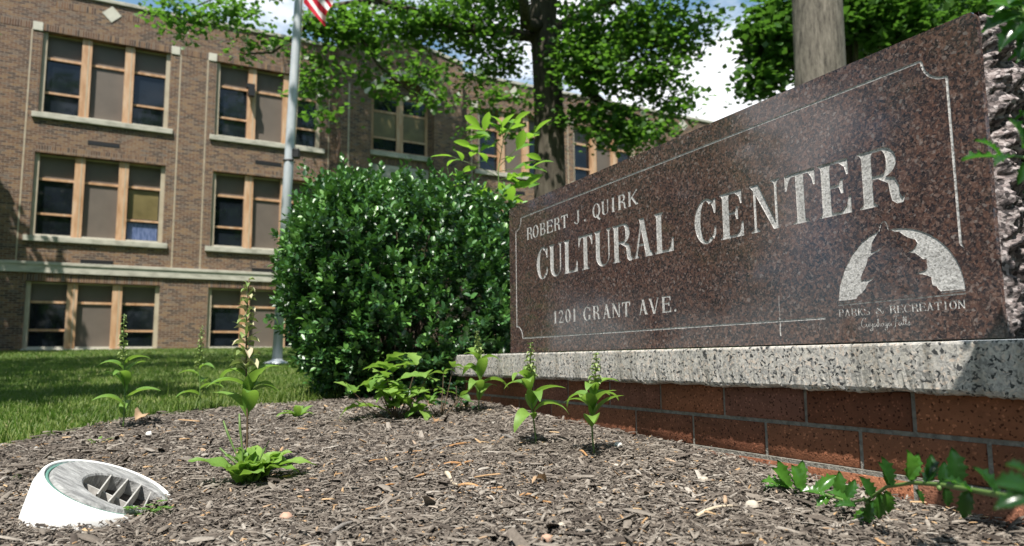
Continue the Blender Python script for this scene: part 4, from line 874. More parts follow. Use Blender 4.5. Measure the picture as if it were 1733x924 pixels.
# trees farther back on the right
def simple_tree(label, base, h, blobs, r0=.3, lean=(0, 0), per=12, rad=.24, size=.16, lm='leaf_far', bm='bark', group='trees beyond the sign', name='background_tree'):
    x_, y_ = base; z_ = float(gz(x_, y_)); tr = [(x_, y_, z_ - .1, r0 * 1.3), (x_, y_, z_ + .6, r0)]
    for k in range(1, 5): tr.append((x_ + lean[0] * k / 4, y_ + lean[1] * k / 4, z_ + h * k / 4 * .9, r0 * (1 - .2 * k)))
    lbs = [[(tr[3][0], tr[3][1], tr[3][2], r0 * .35), tuple((np.array(tr[3][:3]) * .4 + np.array(c) * .6)) + (r0 * .22,), tuple(c) + (r0 * .08,)] for c, r, k in blobs[:5]]
    return tree(name, label, 'tree', group, (x_, y_, z_), tr, lbs, blobs, per, rad, size, M[lm], M[bm], .02)
b_ = at(1468, 600, 15.5)
simple_tree('dark trunked tree just right of the thick grey trunk, half hidden by the slab', (b_[0], b_[1]), 10,
    [Bl(1300, 60, 15, 50, 50, 70), Bl(1290, 130, 15, 42, 34, 34), Bl(1330, 20, 15, 70, 45, 80), Bl(1450, 20, 15, 70, 50, 110), Bl(1520, 40, 15, 80, 50, 120), Bl(1320, 100, 15.5, 30, 45, 34), Bl(1450, -130, 16, 240, 110, 320, 3.4)], .27)
b_ = at(1600, 600, 18.5)
simple_tree('leafy tree filling the gap between the trunks and the slab corner', (b_[0], b_[1]), 10,
    [Bl(1480, 80, 18, 60, 50, 70), Bl(1560, 50, 18, 90, 60, 130), Bl(1640, 40, 18.5, 80, 60, 120), Bl(1600, -60, 19, 160, 80, 220, 3.), Bl(1650, 140, 18, 90, 90, 110), Bl(1440, 100, 19, 40, 60, 46)], .25)
b_ = at(1800, 600, 15)
simple_tree('tree with low green crown at the far right behind the rough end of the slab', (b_[0], b_[1]), 9,
    [Bl(1720, 60, 15, 60, 70, 80), Bl(1740, 220, 15, 60, 90, 110), Bl(1760, 400, 15, 60, 110, 120), Bl(1800, 0, 15, 160, 160, 260, 3.), Bl(1720, 330, 15.5, 50, 90, 60)], .25)
# unseen trees: some shade lawn and wall, others added for reflections
def far_tree(lb_, x_, y_, h_, zc, rw_, rh_, n_, size=.3):
    bs = [((x_, y_, zc), (rw_, rw_, rh_), n_)] + [((x_ + rw_ * .7 * cos(a), y_ + rw_ * .7 * sin(a), zc - rh_ * .35), (rw_ * .5, rw_ * .5, rh_ * .45), n_ // 8) for a in (0, 1.3, 2.6, 3.9, 5.2)]
    simple_tree(lb_, (x_, y_), h_, bs, .35, per=9, rad=.4, size=size, group='trees around the planting bed')
simple_tree('tree left of the frame whose spreading crown shades the lawn', (-9.5, 2.5), 12,
    [((-4.0, .3, 8.3), (1.1, 1.0, .8), 36), ((-6.3, 1.2, 8.6), (2.0, 2.2, 1.3), 95), ((-6.0, 5.2, 9.2), (2.6, 2.2, 1.3), 100), ((-4.6, 8.6, 10.4), (2.5, 2.0, 1.2), 75), ((-9.5, 3.5, 9.5), (3.2, 3.5, 2.6), 260), ((-8.6, 8.5, 9.6), (2.4, 2.6, 1.6), 110), ((-9, 3, 5.2), (2.2, 2.5, 1.0), 60)],
    .32, per=10, rad=.3, size=.2, group='trees around the planting bed')
far_tree('unseen tree added far left of the building to darken the slab reflection', -22.5, 13.6, 13, 6.6, 4.4, 6, 420, .4)
far_tree('unseen tree added on the far left to darken the slab reflection', -24, 2.2, 13, 6.6, 3.9, 6, 380, .4)  # this tree and the one above added unseen, to darken the slab reflection
far_tree('tree far left that shades the foot of the building', -16.6, 15.6, 13, 8.6, 3.3, 3.0, 300, .24)
far_tree('tall round unseen tree added behind the camera on the right for glass reflections', 5.5, -21, 26, 16, 7, 9, 760, .55)
far_tree('tall unseen tree added behind the camera toward the right for glass reflections', 16, -15, 26, 16, 7, 9, 760, .55)
far_tree('tall unseen tree added straight behind the camera for glass reflections', -5, -24, 27, 16, 6.5, 9, 520, .5)  # trees behind the camera added to darken the window reflections
for x_, y_, q_ in ((0, -36, 'lowest branched'), (9, -35, 'second lowest branched'), (18, -33, 'middle'), (27, -28, 'fourth'), (36, -20, 'last')):
    far_tree(q_ + ' tree of the unseen row added behind the camera for dark glass reflections', x_, y_, 9, 3.9, 5.2, 4.2, 330, .5)  # low crowns added behind the camera so the basement glass reflects dark
far_tree('tree added out of view to the right of the sign for glass reflections', 27, 0, 28, 17, 6.5, 9, 560, .55)  # added out of view so the bay glass reflects leaves, not sky
far_tree('tall unseen tree added behind the camera on the left for reflections', -17, -12, 20, 12, 5, 7, 420, .45)  # added behind the camera for reflections

# ------------------------------------------------------------------ clipped glossy bush
LEAFB = np.array([(0, -.5, 0), (.30, -.12, .10), (.24, .22, .10), (0, .5, -.06), (-.24, .22, .10), (-.30, -.12, .10), (0, 0, 0)])
LEAFBF = [(6, 0, 1), (6, 1, 2), (6, 2, 3), (6, 3, 4), (6, 4, 5), (6, 5, 0)]
bc = at(668, 500, 4.62); bz0 = float(gz(bc[0], bc[1]))
bush = empty('evergreen_bush', (bc[0], bc[1], bz0), label='big rounded dark green bush with small glossy leaves at the left end of the sign', cat='bush')
def bush_surface(n):
    d = rng.normal(0, 1, (n, 3)); d /= np.linalg.norm(d, axis=1)[:, None]
    th = np.arctan2(d[:, 1], d[:, 0]); ph = d[:, 2]
    lump = 1 + .06 * np.sin(3 * th + 1) * np.sin(5 * ph) + .05 * np.sin(7 * th + 4 * ph) + .04 * np.sin(13 * th - 9 * ph + 1) + .03 * np.sin(23 * th + 17 * ph) + .09 * rng.random(n) ** 9
    sx = np.where(d[:, 0] < 0, .585, .98)
    e = d / (np.abs(d) ** 3.0).sum(1)[:, None] ** (1 / 3.0)          # boxier than a ball
    P = e * np.stack([sx, np.full(n, .80), np.full(n, .70)], 1) * lump[:, None]
    P[:, 0] *= 1 - .26 * np.clip(-P[:, 2] / .6, 0, 1) ** 1.1   # narrows to the foot
    P[:, 2] += .585 - .11 * np.clip(P[:, 0] + .1, 0, 1)
    return P, d
def twig_leaves(n_tw, kind):
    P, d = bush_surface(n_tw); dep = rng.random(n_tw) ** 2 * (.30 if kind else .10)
    P = P - d * dep[:, None]; out = []; nr = []; tn = []
    k = 11
    for i in range(n_tw):
        if P[i, 2] < -.0 + .02: continue
        ax_ = d[i] * .7 + np.array([0, 0, .75]) + rng.normal(0, .3, 3); ax_ /= np.linalg.norm(ax_); L_ = rng.uniform(.04, .12) * (1.9 if rng.random() < .06 else 1)
        a_ = np.cross(ax_, [.3, .2, 1]); a_ /= np.linalg.norm(a_); b2 = np.cross(ax_, a_)
        t = np.linspace(0, 1, k); ph = np.arange(k) * 2.4 + rng.uniform(0, 6)
        r_ = np.cos(ph)[:, None] * a_ + np.sin(ph)[:, None] * b2
        out.append(P[i] + ax_ * (t * L_)[:, None] + r_ * .017); ld = r_ + ax_ * (.35 + .9 * t)[:, None]; ld /= np.linalg.norm(ld, axis=1)[:, None]; nr.append(ld)
        base_t = .50 + .14 * sin(P[i, 0] * 21 + 3 * sin(P[i, 2] * 17)) * sin(P[i, 2] * 19 + P[i, 1] * 11) + .3 * rng.normal(0, .5) - .4 * dep[i]; tn.append(np.clip(base_t + .42 * (t ** 3) + rng.normal(0, .08, k), 0, 1))  # leaves deeper in the bush tinted darker, imitating its inner shade
    return np.concatenate(out), np.concatenate(nr), np.concatenate(tn)
def orient(ld, upish=1.0):
    """rotation whose y axis is the leaf direction and whose z axis looks outward/up"""
    y = ld / np.linalg.norm(ld, axis=1)[:, None]; z = np.array([0, 0, upish]) + rng.normal(0, .45, y.shape); z = z - (z * y).sum(1)[:, None] * y; z /= np.linalg.norm(z, axis=1)[:, None]
    x_ = np.cross(y, z); return np.stack([x_, y, z], 2)
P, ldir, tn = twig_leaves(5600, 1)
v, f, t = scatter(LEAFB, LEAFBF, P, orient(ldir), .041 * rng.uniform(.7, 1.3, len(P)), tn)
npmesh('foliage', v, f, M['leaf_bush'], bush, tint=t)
mb = MB()
for k in range(46):
    th = rng.uniform(0, 2 * pi); r = rng.uniform(.1, .62); e = np.array([r * cos(th) * 1.0, r * sin(th), rng.uniform(.5, 1.15)])
    mb.tube([np.array([.1 * cos(th), .1 * sin(th), -.02]), e * [.45, .45, .5] + rng.normal(0, .03, 3), e], [.014, .009, .003], 5)
mb.build('stems', M['twig'], bush)
# a stray shoot above the bush top
mb = MB(); s0 = at(735, 335, 4.3) - [bc[0], bc[1], bz0]; s1 = at(727, 278, 4.3) - [bc[0], bc[1], bz0]; mb.tube([s0, (s0 + s1) / 2 + [.01, 0, 0], s1], [.004, .003, .002], 5); mb.build('shoot', M['twig'], bush)
pp = np.array([s0 + (s1 - s0) * tq + rng.normal(0, .010, 3) for tq in np.linspace(.1, 1.02, 46)]); ld = rng.normal(0, 1, (46, 3)) + [0, 0, .7]
v, f, t = scatter(LEAFB, LEAFBF, pp + .015 * ld / np.linalg.norm(ld, axis=1)[:, None], orient(ld), .036 * rng.uniform(.7, 1.2, 46), np.clip(rng.normal(.6, .15, 46), 0, 1)); npmesh('shoot_leaves', v, f, M['leaf_bush'], bush, tint=t)

# ------------------------------------------------------------------ leaf blades for herbs
def blade(L_, w_, bend, fold=.18, nseg=9, shape=1.0, wav=0.0, lobes=0):
    """a leaf along +y, bending down by bend radians; returns verts and quads"""
    V = []; F = []; y = 0; z = 0; a = bend * -.35
    for i in range(nseg + 1):
        s = i / nseg; hw = w_ / 2 * (sin(pi * min(1, s ** shape)) ** .75 if 0 < s < 1 else .06)
        if lobes: hw *= 1 - .45 * (sin(lobes * pi * s) ** 2)
        zf = fold * hw * 2; wv = wav * w_ * sin(s * 17 + w_ * 900)
        V += [(-hw, y, z + zf + wv), (-hw * .5, y, z + zf * .42), (0, y, z), (hw * .5, y, z + zf * .42), (hw, y, z + zf - wv)]
        y += L_ / nseg * cos(a); z += -L_ / nseg * sin(a); a += bend * 1.35 / nseg
    for i in range(nseg):
        for j in range(4): b = i * 5 + j; F.append((b, b + 1, b + 6, b + 5))
    return np.array(V), F
def put(V, org, yaw, elev, roll=0):
    cy_, sy_ = cos(yaw), sin(yaw); ce, se = cos(elev), sin(elev); cr, sr = cos(roll), sin(roll)
    Rx = np.array([[1, 0, 0], [0, ce, -se], [0, se, ce]]); Ry = np.array([[cr, 0, sr], [0, 1, 0], [-sr, 0, cr]]); Rz = np.array([[cy_, -sy_, 0], [sy_, cy_, 0], [0, 0, 1]])
    return V @ (Rz @ Rx @ Ry).T + np.array(org)
def join(lst):
    V = []; F = []; T = []; o = 0
    for v, f, t in lst: V.append(v); F += [tuple(o + i for i in q) for q in f]; T += [t] * len(v); o += len(v)
    return np.concatenate(V), F, T
def leaf_obj(name, v, f, t, m, parent): 
    o = npmesh(name, v, f, m, parent, tint=[t] * len(v) if not hasattr(t, '__len__') else t, smooth=True); return o
def orchid(pt, h, label, group, seed, leaves=8, lsize=.08, spike=.45, brown=False, lean=0, low=.18):
    """upright helleborine: leafy stem, bud spike"""
    r = random.Random(seed); b = np.array(pt, float)
    rt = empty('helleborine_plant', b, label=label, cat='plant', group=group)
    pts = [np.array([lean * h * (s ** 1.5) + .006 * sin(s * 5 + seed), .004 * sin(s * 4), h * s]) for s in np.linspace(0, 1, 12)]; pts[0] = pts[0] - [0, 0, .03]
    mb = MB(); mb.tube(pts, [.0032 * (1 - .55 * s) for s in np.linspace(0, 1, 12)], 6); mb.build('stem', M['stem'] if not brown else M['stem_brown'], rt, smooth=True)
    def on(s): return np.array([lean * h * (s ** 1.5) + .006 * sin(s * 5 + seed), .004 * sin(s * 4), h * s])
    for i in range(leaves):
        s = low + (1 - spike - low) * i / max(1, leaves - 1); sz = lsize * (1.15 - .5 * abs(s / (1 - spike) - .45))
        v, f = blade(sz, sz * .34, r.uniform(.9, 1.9), .22, shape=.8)
        v = put(v, on(s), i * 2.35 + r.uniform(-.7, .7) + seed, r.uniform(.1, 1.1), r.uniform(-.3, .3)); leaf_obj('leaf', v, f, r.uniform(.35, .9), M['leaf_herb'], rt)
    lst = []; nb_ = int(34 * spike / .45)
    for i in range(nb_):
        s = 1 - spike + .03 + (spike - .03) * i / nb_; sz = (.026 if not brown else .044) * (1.15 - .7 * i / nb_)
        v, f = blade(sz, sz * .55, .8, .5, nseg=4); yaw = i * 2.4 + seed
        lst.append((put(v, on(s), yaw, .1 + r.uniform(-.7, .5)), f, r.uniform(.0, .55) if not brown or r.random() < .5 else r.uniform(.7, 1)))
        if i % 2 == 0:
            v, f = blade(sz * 1.25, sz * .22, .5, .2, nseg=4); lst.append((put(v, on(s), yaw + .3, .7), f, .2))
    v, f, t = join(lst); leaf_obj('flower_spike', v, f, t, M['bud'], rt)
    return rt
def G(px, py): p = hit(px, py); return p
g = G(412, 815); orchid(g, .56, 'tallest helleborine plant with long drooping bud spike rising from the leafy rosette', None, 1, 9, .128, .50, True, .0, .30)
g = G(905, 757); orchid(g, .325, 'helleborine plant before the brick base, second from right of the row', 'helleborine plants along the sign', 2, 9, .125, .38, False, -.04, .26)
g = G(1006, 774); orchid(g, .30, 'rightmost helleborine plant before the brick base, with pale lower stem', 'helleborine plants along the sign', 3, 10, .12, .40, False, .02, .28)
g = G(812, 700); orchid(g, .36, 'helleborine plant in front of the left end of the pale ledge', 'helleborine plants along the sign', 5, 10, .14, .36, False, -.03, .15)
g = G(206, 728); orchid(g, .46, 'slim helleborine plant at the lawn edge on the far left', None, 7, 8, .13, .45, False, -.02, .12)
g = G(336, 700); orchid(g, .40, 'faint thin helleborine plant standing at the lawn edge left of the tall spike', None, 8, 5, .11, .5, False, 0, .2)
# plantain rosette around the tall spike
g = G(425, 822); rt = empty('plantain_weed', g, label='broadleaf plantain rosette with bright green leaves and thin seed stalks around the tall spike', cat='plant'); r = random.Random(4)
for k, (yaw, L_, w_, el) in enumerate([(1.75, .165, .05, .25), (1.35, .12, .06, .5), (2.2, .10, .055, .6), (2.8, .11, .06, .3), (-2.7, .11, .06, .2), (-2.1, .10, .06, .25), (-1.5, .12, .07, .2), (-1.0, .12, .07, .3), (-1.75, .15, .055, .12), (-.5, .12, .06, .3), (.2, .12, .06, .5), (.8, .11, .06, .6), (1.1, .10, .05, .9), (-1.3, .10, .06, .8), (-.2, .10, .05, .8), (-1.57, .17, .05, .18), (-1.2, .16, .06, .1), (2.5, .09, .05, .2), (3.1, .12, .06, .15), (-2.4, .13, .06, .15)]):
    v, f = blade(L_, w_ * 1.15, r.uniform(.6, 1.2), .14, nseg=12, shape=.72, wav=.10); leaf_obj('leaf', put(v, (r.uniform(-.02, .02), r.uniform(-.02, .02), .008), yaw, el + (.35 if L_ > .125 else .62), r.uniform(-.3, .3)), f, r.uniform(.55, 1), M['leaf_herb'], rt)
for px_, py_, top_ in ((383, 800, (378, 712)), (390, 800, (372, 758)), (452, 800, (455, 746)), (418, 800, (405, 700))):
    a_ = np.array([r.uniform(-.02, .02), r.uniform(-.02, .02), 0]); b2 = at(top_[0], top_[1], g[1]) - g
    mb = MB(); mb.tube([a_, (a_ + b2) / 2 + [.004, 0, 0], a_ * .2 + b2 * .8, b2], [.002, .002, .0035, .002], 6); mb.build('seed_stalk', M['stem'], rt, smooth=True)
# small weeds
def small_weed(px, py, label, n, L_, w_, name='small_weed', m='leaf_herb', t0=.6, elev=(.3, 1.1), lob=0, d=None):
    g = G(px, py); rt = empty(name, g, label=label, cat='plant'); lst = []
    for k in range(n):
        v, f = blade(L_ * random.uniform(.7, 1.2), w_, random.uniform(.4, 1.2), .15, nseg=6 if not lob else 16, lobes=lob)
        lst.append((put(v, (random.uniform(-.012, .012), random.uniform(-.012, .012), .0), k * 2.4, random.uniform(*elev)), f, min(1, max(0, random.gauss(t0, .2)))))
    v, f, t = join(lst); leaf_obj('foliage', v, f, t, M[m], rt); return rt
small_weed(160, 752, 'tiny pale green seedling in the mulch near the lawn edge', 6, .05, .012, t0=.9)
small_weed(505, 708, 'small broad leaved weed by the lower left of the big bush', 7, .10, .035)
small_weed(28, 812, 'tiny dark weed in the mulch left of the light fitting', 7, .022, .012, t0=.2)
def clover(px, py, label):
    g = G(px, py); rt = empty('clover_weed', g, label=label, cat='plant'); lst = []; mb = MB()
    for k in range(15):
        e = np.array([random.gauss(0, .028), random.gauss(-.01, .012), random.uniform(.012, .04)]); mb.tube([np.zeros(3), e * .6 + [0, 0, .006], e], .0008, 4)
        for j in range(3):
            v, f = blade(.013, .011, .3, .15, nseg=5); lst.append((put(v, e, k + j * 2.09, .15), f, random.uniform(0, .5)))
    v, f, t = join(lst); leaf_obj('foliage', v, f, t, M['leaf_herb'], rt); mb.build('stems', M['stem'], rt)
clover(243, 878, 'low clover like weed with round leaflets at the foot of the light fitting')
# oak seedlings and low shoots at the foot of the bush
def seedling(px, py, label, n, L_, w_, h, t0, lob, m='leaf_herb', spread=.10, dy=0):
    g = G(px, py); g[1] += dy; rt = empty('oak_seedling' if lob else 'young_shrub', g, label=label, cat='plant'); mb = MB(); r = random.Random(px)
    for k in range(n):
        e = np.array([r.gauss(0, spread), r.gauss(0, spread * .5), r.uniform(.05, 1) * h]); mb.tube([np.array([e[0] * .15, e[1] * .15, 0]), e * [.7, .7, .6], e], [.003, .002, .0012], 5)
        for j in range(3):
            v, f = blade(L_ * r.uniform(.7, 1.2), w_ * r.uniform(.8, 1.2), r.uniform(.3, 1.4), .12, nseg=18 if lob else 8, lobes=lob, shape=.85 if lob else 1)
            leaf_obj('leaf', put(v, e, r.uniform(0, 6.28), r.uniform(-.3, .7), r.uniform(-.5, .5)), f, min(1, max(0, r.gauss(t0, .2))), M[m], rt)
    mb.build('stems', M['stem_brown'], rt)
seedling(668, 712, 'clump of bright green lobed oak leaves at the foot of the big bush', 20, .115, .07, .24, .75, 3.0, spread=.085)
seedling(745, 706, 'low sprig with narrow leaves between the oak leaves and the ledge corner', 6, .07, .03, .24, .4, 0, spread=.06)
seedling(775, 700, 'dark green shoots tucked under the ledge corner', 9, .045, .025, .14, .15, 0, 'leaf_bush', spread=.06)
# compound-leaved sapling behind the bush
sp0 = at(842, 420, 4.75); sz0 = float(gz(sp0[0], sp0[1])); rt = empty('sapling', (sp0[0], sp0[1], sz0), label='light green sapling with large pointed leaflets rising behind the bush top', cat='sapling')
o_ = np.array([sp0[0], sp0[1], sz0]); mb = MB()
tp = [at(846, 420, 4.75) - o_, at(846, 340, 4.75) - o_, at(843, 290, 4.75) - o_, at(852, 235, 4.75) - o_]
mb.tube([np.zeros(3)] + tp, [.010, .007, .006, .004, .002], 7)
tips = [(845, 330, 775, 335), (845, 322, 790, 312), (845, 320, 895, 318), (845, 300, 765, 265), (843, 295, 800, 250), (845, 290, 900, 285), (846, 280, 905, 225), (848, 270, 890, 262), (850, 250, 812, 215), (852, 240, 848, 212), (852, 238, 872, 202), (847, 305, 870, 300), (846, 315, 820, 342), (848, 262, 825, 232), (845, 330, 868, 345)]
for i, (a0, b0, a1, b1) in enumerate(tips):
    dz_ = random.uniform(-.18, .18); p_ = at(a0, b0, 4.75) - o_; q_ = at(a1, b1, 4.75 + dz_) - o_
    mb.tube([p_, (p_ + q_) / 2 + [0, 0, .01], q_], [.0025, .002, .001], 5)
    dvec = q_ - p_; yaw0 = atan2(-dvec[0], dvec[1])
    for s, sd_ in ((.45, 1), (.5, -1), (.8, 1), (.82, -1), (1.0, 0)):
        if sd_ and random.random() < .12: continue
        v, f = blade(random.uniform(.11, .165), random.uniform(.052, .070), random.uniform(.2, .8), .12, nseg=9)
        leaf_obj('leaflet', put(v, p_ + dvec * s, yaw0 + sd_ * 1.0 + random.uniform(-.3, .3), random.uniform(-.2, .7), random.uniform(-.6, .6)), f, random.random(), M['leaf_sap'], rt)
mb.build('stem', M['stem'], rt, smooth=True)

# ------------------------------------------------------------------ holly beside the camera
def holly_leaf(L_=.05, w_=.021, curl=.5, seed=0):
    n = 14; V = []; F = []
    for i in range(n + 1):
        s = i / n; hw = w_ / 2 * (sin(pi * s ** .85) ** .7 if 0 < s < 1 else 0); tooth = (.22 * w_ if i % 3 == 1 and 0 < i < n - 1 else 0) * .8
        z = -curl * L_ * (s - .4) ** 2; up = .10 * w_ + (.12 * w_ if tooth else 0)
        V += [(-(hw + tooth), s * L_ + tooth * .5, z + up * 1.6), (-hw * .5, s * L_, z + .06 * w_), (0, s * L_, z - .04 * w_), (hw * .5, s * L_, z + .06 * w_), (hw + tooth, s * L_ + tooth * .5, z + up * 1.6)]
    for i in range(n):
        for j in range(4): b = i * 5 + j; F.append((b, b + 1, b + 6, b + 5))
    return np.array(V), F
HV, HF = holly_leaf()
ho = np.array([1.12, .62, float(gz(1.12, .62))])
holly = empty('holly_bush', ho, label='spiny leaved holly bush at the right edge, one long branch trailing over the mulch', cat='bush')
hl = []; hm = MB()
def holly_leaf_at(p, yaw, el, roll, s=1.0, t=None): 
    hl.append((put(HV * s, np.array(p) - ho, yaw, el, roll), HF, t if t is not None else random.uniform(.2, 1)))
# long low branch, from pixels and depths along its length
br = [(1760, 850, .78), (1733, 846, .86), (1660, 832, 1.02), (1590, 820, 1.16), (1545, 817, 1.26), (1500, 824, 1.33), (1470, 845, 1.40), (1440, 850, 1.47)]
bpz = [at(*q) for q in br]; bs_ = np.array([1.02, .62, -.20]); hm.tube([ho, ho * .4 + bs_ * .6 + [0, 0, .02], bs_] + bpz, [.010, .008, .006, .005, .0044, .004, .0036, .0033, .003, .0027, .0024], 7)
tipb = [at(1440, 850, 1.47), at(1400, 838, 1.55), at(1370, 830, 1.62), at(1340, 826, 1.68), at(1325, 822, 1.70)]; hm.tube(tipb, [.003, .0026, .0022, .002, .0015], 6)
def LQ(px, py, d, ang, size, tilt=.9, t=.6):
    """leaf with its base near a pixel, pointing along a picture angle (degrees, 0 right, 90 up), blade facing the camera by tilt"""
    p = at(px, py, d); s = d / FPX; L_ = size * s; c = cos(radians(ang)); s2 = sin(radians(ang)); k = L_ / .05
    y = np.array([c, .25 * random.uniform(-1, 1), s2]); y /= np.linalg.norm(y); z = np.array([0, -sin(tilt), cos(tilt)]) + np.array([random.uniform(-.25, .25), 0, 0]); z = z - (z @ y) * y; z /= np.linalg.norm(z); x_ = np.cross(y, z)
    hl.append(((HV * k) @ np.stack([x_, y, z], 1).T + p - ho, HF, t))
for q in [(1543, 815, 1.25, 95, 52, 1.1, .95), (1538, 812, 1.25, 70, 46, .9, .8), (1512, 822, 1.3, 118, 45, .7, .2), (1505, 822, 1.31, 100, 48, .5, .15), (1480, 842, 1.38, 122, 42, 1., .35), (1572, 815, 1.2, 75, 46, .5, .1), (1566, 818, 1.2, 60, 42, .4, .1),
          (1595, 822, 1.15, 80, 40, .3, .05), (1620, 822, 1.1, 95, 62, .4, .05), (1490, 834, 1.36, -95, 44, 1., .7), (1500, 830, 1.34, -80, 42, .9, .9), (1478, 846, 1.4, -110, 40, 1.0, .5), (1470, 852, 1.42, -85, 36, .8, .6), (1462, 860, 1.42, -120, 34, .8, .85), (1450, 855, 1.45, 175, 36, .5, .5),
          (1440, 850, 1.47, 150, 40, .3, .7), (1418, 845, 1.52, 85, 46, .9, .75), (1430, 846, 1.5, 60, 38, .9, .6), (1405, 838, 1.55, -140, 40, .2, .9), (1398, 838, 1.55, 165, 40, .4, .8), (1385, 832, 1.58, 40, 44, .6, .8), (1375, 830, 1.6, 25, 40, .7, .7), (1360, 828, 1.62, 110, 42, .9, .8),
          (1350, 826, 1.65, 80, 46, .8, .9), (1340, 825, 1.68, 130, 46, .8, .9), (1335, 825, 1.68, 160, 46, .4, .9), (1330, 824, 1.7, 105, 46, .9, .85), (1325, 822, 1.7, 185, 36, .2, .8), (1345, 830, 1.66, -60, 32, .6, .9), (1550, 828, 1.25, -60, 26, .9, .5), (1600, 824, 1.15, -80, 34, .5, .2),
          (1410, 850, 1.52, -10, 30, .3, .6), (1640, 830, 1.05, -100, 50, .5, .05), (1690, 838, .95, 120, 55, .6, .1), (1650, 832, 1.04, 150, 50, .3, .05)]: LQ(*q)
for q in [(1750, 822, .60, 172, 74, .9, .12), (1752, 838, .62, 195, 66, .7, .08), (1748, 806, .62, 150, 52, .6, .1)]: LQ(*q)  # dark tints put shade into the colour of these near leaves
for q in [(1700, 268, .95, 172, 70, .35, .5), (1696, 262, .95, 140, 52, .5, .3), (1715, 262, .93, 200, 46, .4, .2), (1735, 250, .92, 110, 60, .9, .1), (1738, 225, .92, 95, 40, .8, .1), (1735, 275, .92, 250, 40, .7, .3)]: LQ(*q)
hm.tube([ho + [0, 0, .2], at(1790, 330, .88), at(1745, 268, .92), at(1715, 264, .94), at(1692, 266, .95)], [.008, .005, .003, .002, .0012], 6)
for q in [(1715, 12, .9, 170, 50, 1., .95), (1728, 20, .9, 200, 70, .9, .05), (1735, 30, .9, 225, 76, .8, .05), (1740, 5, .9, 185, 60, .9, .4), (1738, 40, .9, 250, 46, .8, .7), (1745, 60, .9, 235, 50, .6, .1), (1742, -10, .9, 200, 52, .6, .5), (1750, 90, .9, 200, 36, .6, .2)]: LQ(*q)
hm.tube([ho + [0, 0, .3], at(1830, 200, .86), at(1775, 60, .88), at(1725, 10, .9)], [.009, .005, .003, .0015], 6)
# body of the bush, to the right of the view
for k in range(70):
    th = rng.uniform(0, 2 * pi); r = rng.uniform(.05, .42); hgt_ = rng.uniform(.25, 1.20); e = ho + np.array([r * cos(th) + .1, r * sin(th) * 1.1, hgt_])
    if e[0] - .10 < .715 * e[1]: continue
    hm.tube([ho, ho * .5 + e * .5 + np.append(rng.normal(0, .03, 2), .03), e], [.008, .005, .002], 5)
    for j in range(15):
        s = rng.uniform(.35, 1.03); p = ho * (1 - s) + e * s + rng.normal(0, .012, 3)
        if p[0] - .09 < .715 * p[1]: continue
        if p[2] < ho[2] + .03: continue
        holly_leaf_at(p, rng.uniform(0, 6.28), rng.uniform(-.2, 1.0), rng.uniform(-.5, .5), rng.uniform(.8, 1.25))
# upper twigs that shade the right end of the ledge
for k in range(64):
    y_ = rng.uniform(.96, 1.20); p = np.array([rng.uniform(.79, 1.12), y_, (1.40 - y_) / .542 + rng.uniform(-.46, .02)])
    if p[0] - .062 < .715 * p[1] or p[2] < ho[2] + .1: continue
    hm.tube([ho + [0, .05, .3], (ho + p) / 2 + [.12, .0, .15], p], [.006, .004, .0015], 5)
    for j in range(13):
        q = p + rng.normal(0, .026, 3)
        if q[0] - .050 < .715 * q[1]: continue
        holly_leaf_at(q, rng.uniform(0, 6.28), rng.uniform(-.2, 1.), rng.uniform(-.5, .5), 1.0)
v, f, t = join(hl); leaf_obj('foliage', v, f, t, M['leaf_holly'], holly)
hm.build('stems', M['stem'], holly, smooth=True, loc=-ho)
mb = MB()
for px_, py_, d in ((1467, 834, 1.39), (1463, 846, 1.4), (1460, 862, 1.41), (1453, 874, 1.42), (1632, 822, 1.08), (1630, 838, 1.08), (1590, 826, 1.15), (1468, 850, 1.4)):
    p = at(px_, py_, d) - ho; mb.tube([p - [0, 0, .0042], p - [0, 0, .003], p, p + [0, 0, .003], p + [0, 0, .0042]], [.001, .0034, .0044, .0034, .001], 8)
mb.build('green_berries', M['stem'], holly, smooth=True)

# ------------------------------------------------------------------ in-ground light fitting
M['white'] = noise_mat('white_pvc', [(.3, (.80, .80, .78)), (.7, (.86, .86, .84))], 8, 4, .4)
M['greylid'] = noise_mat('weathered_grey_lid', [(.3, (.13, .13, .13)), (.5, (.27, .27, .265)), (.75, (.42, .42, .41))], 18, 8, .75, bump=.6, bscale=60, stretch=(1, 4, 1))
M['fin'] = noise_mat('pale_grille_fin', [(.3, (.30, .29, .27)), (.7, (.50, .48, .45))], 60, 5, .7)
M['greenrim'] = mat('green_gasket', (.10, .22, .18), .5)
lc = at(187, 824, 1.80); rl = .150
lt = empty('light_fitting', (lc[0], lc[1], float(gz(lc[0], lc[1]))), label='tilted white tube light fitting with weathered grey grille sunk in the mulch', cat='light fitting')
nrm = np.array([.41, -.03, .91]); nrm /= np.linalg.norm(nrm); ex = np.array([1, 0, -nrm[0] / nrm[2]]); ex /= np.linalg.norm(ex); ey = np.cross(nrm, ex)
lo = lc - np.array([lc[0], lc[1], float(gz(lc[0], lc[1]))])
def LP(x_, y_, z_): return lo + ex * x_ + ey * y_ + nrm * z_
def lathe(prof, n=48, closed=False):
    vs = [LP(r * cos(2 * pi * j / n), r * sin(2 * pi * j / n), z) for r, z in prof for j in range(n)]; k = len(prof)
    return vs, [(i * n + j, i * n + (j + 1) % n, (i + 1) * n + (j + 1) % n, (i + 1) * n + j) for i in range(k - 1) for j in range(n)]
mb = MB(); mb.add(*lathe([(rl - .004, -.20), (rl + .009, -.03), (rl + .002, -.003), (rl - .001, .001), (rl - .006, -.001), (rl - .008, -.26)])); mb.build('sleeve', M['white'], lt, smooth=True)
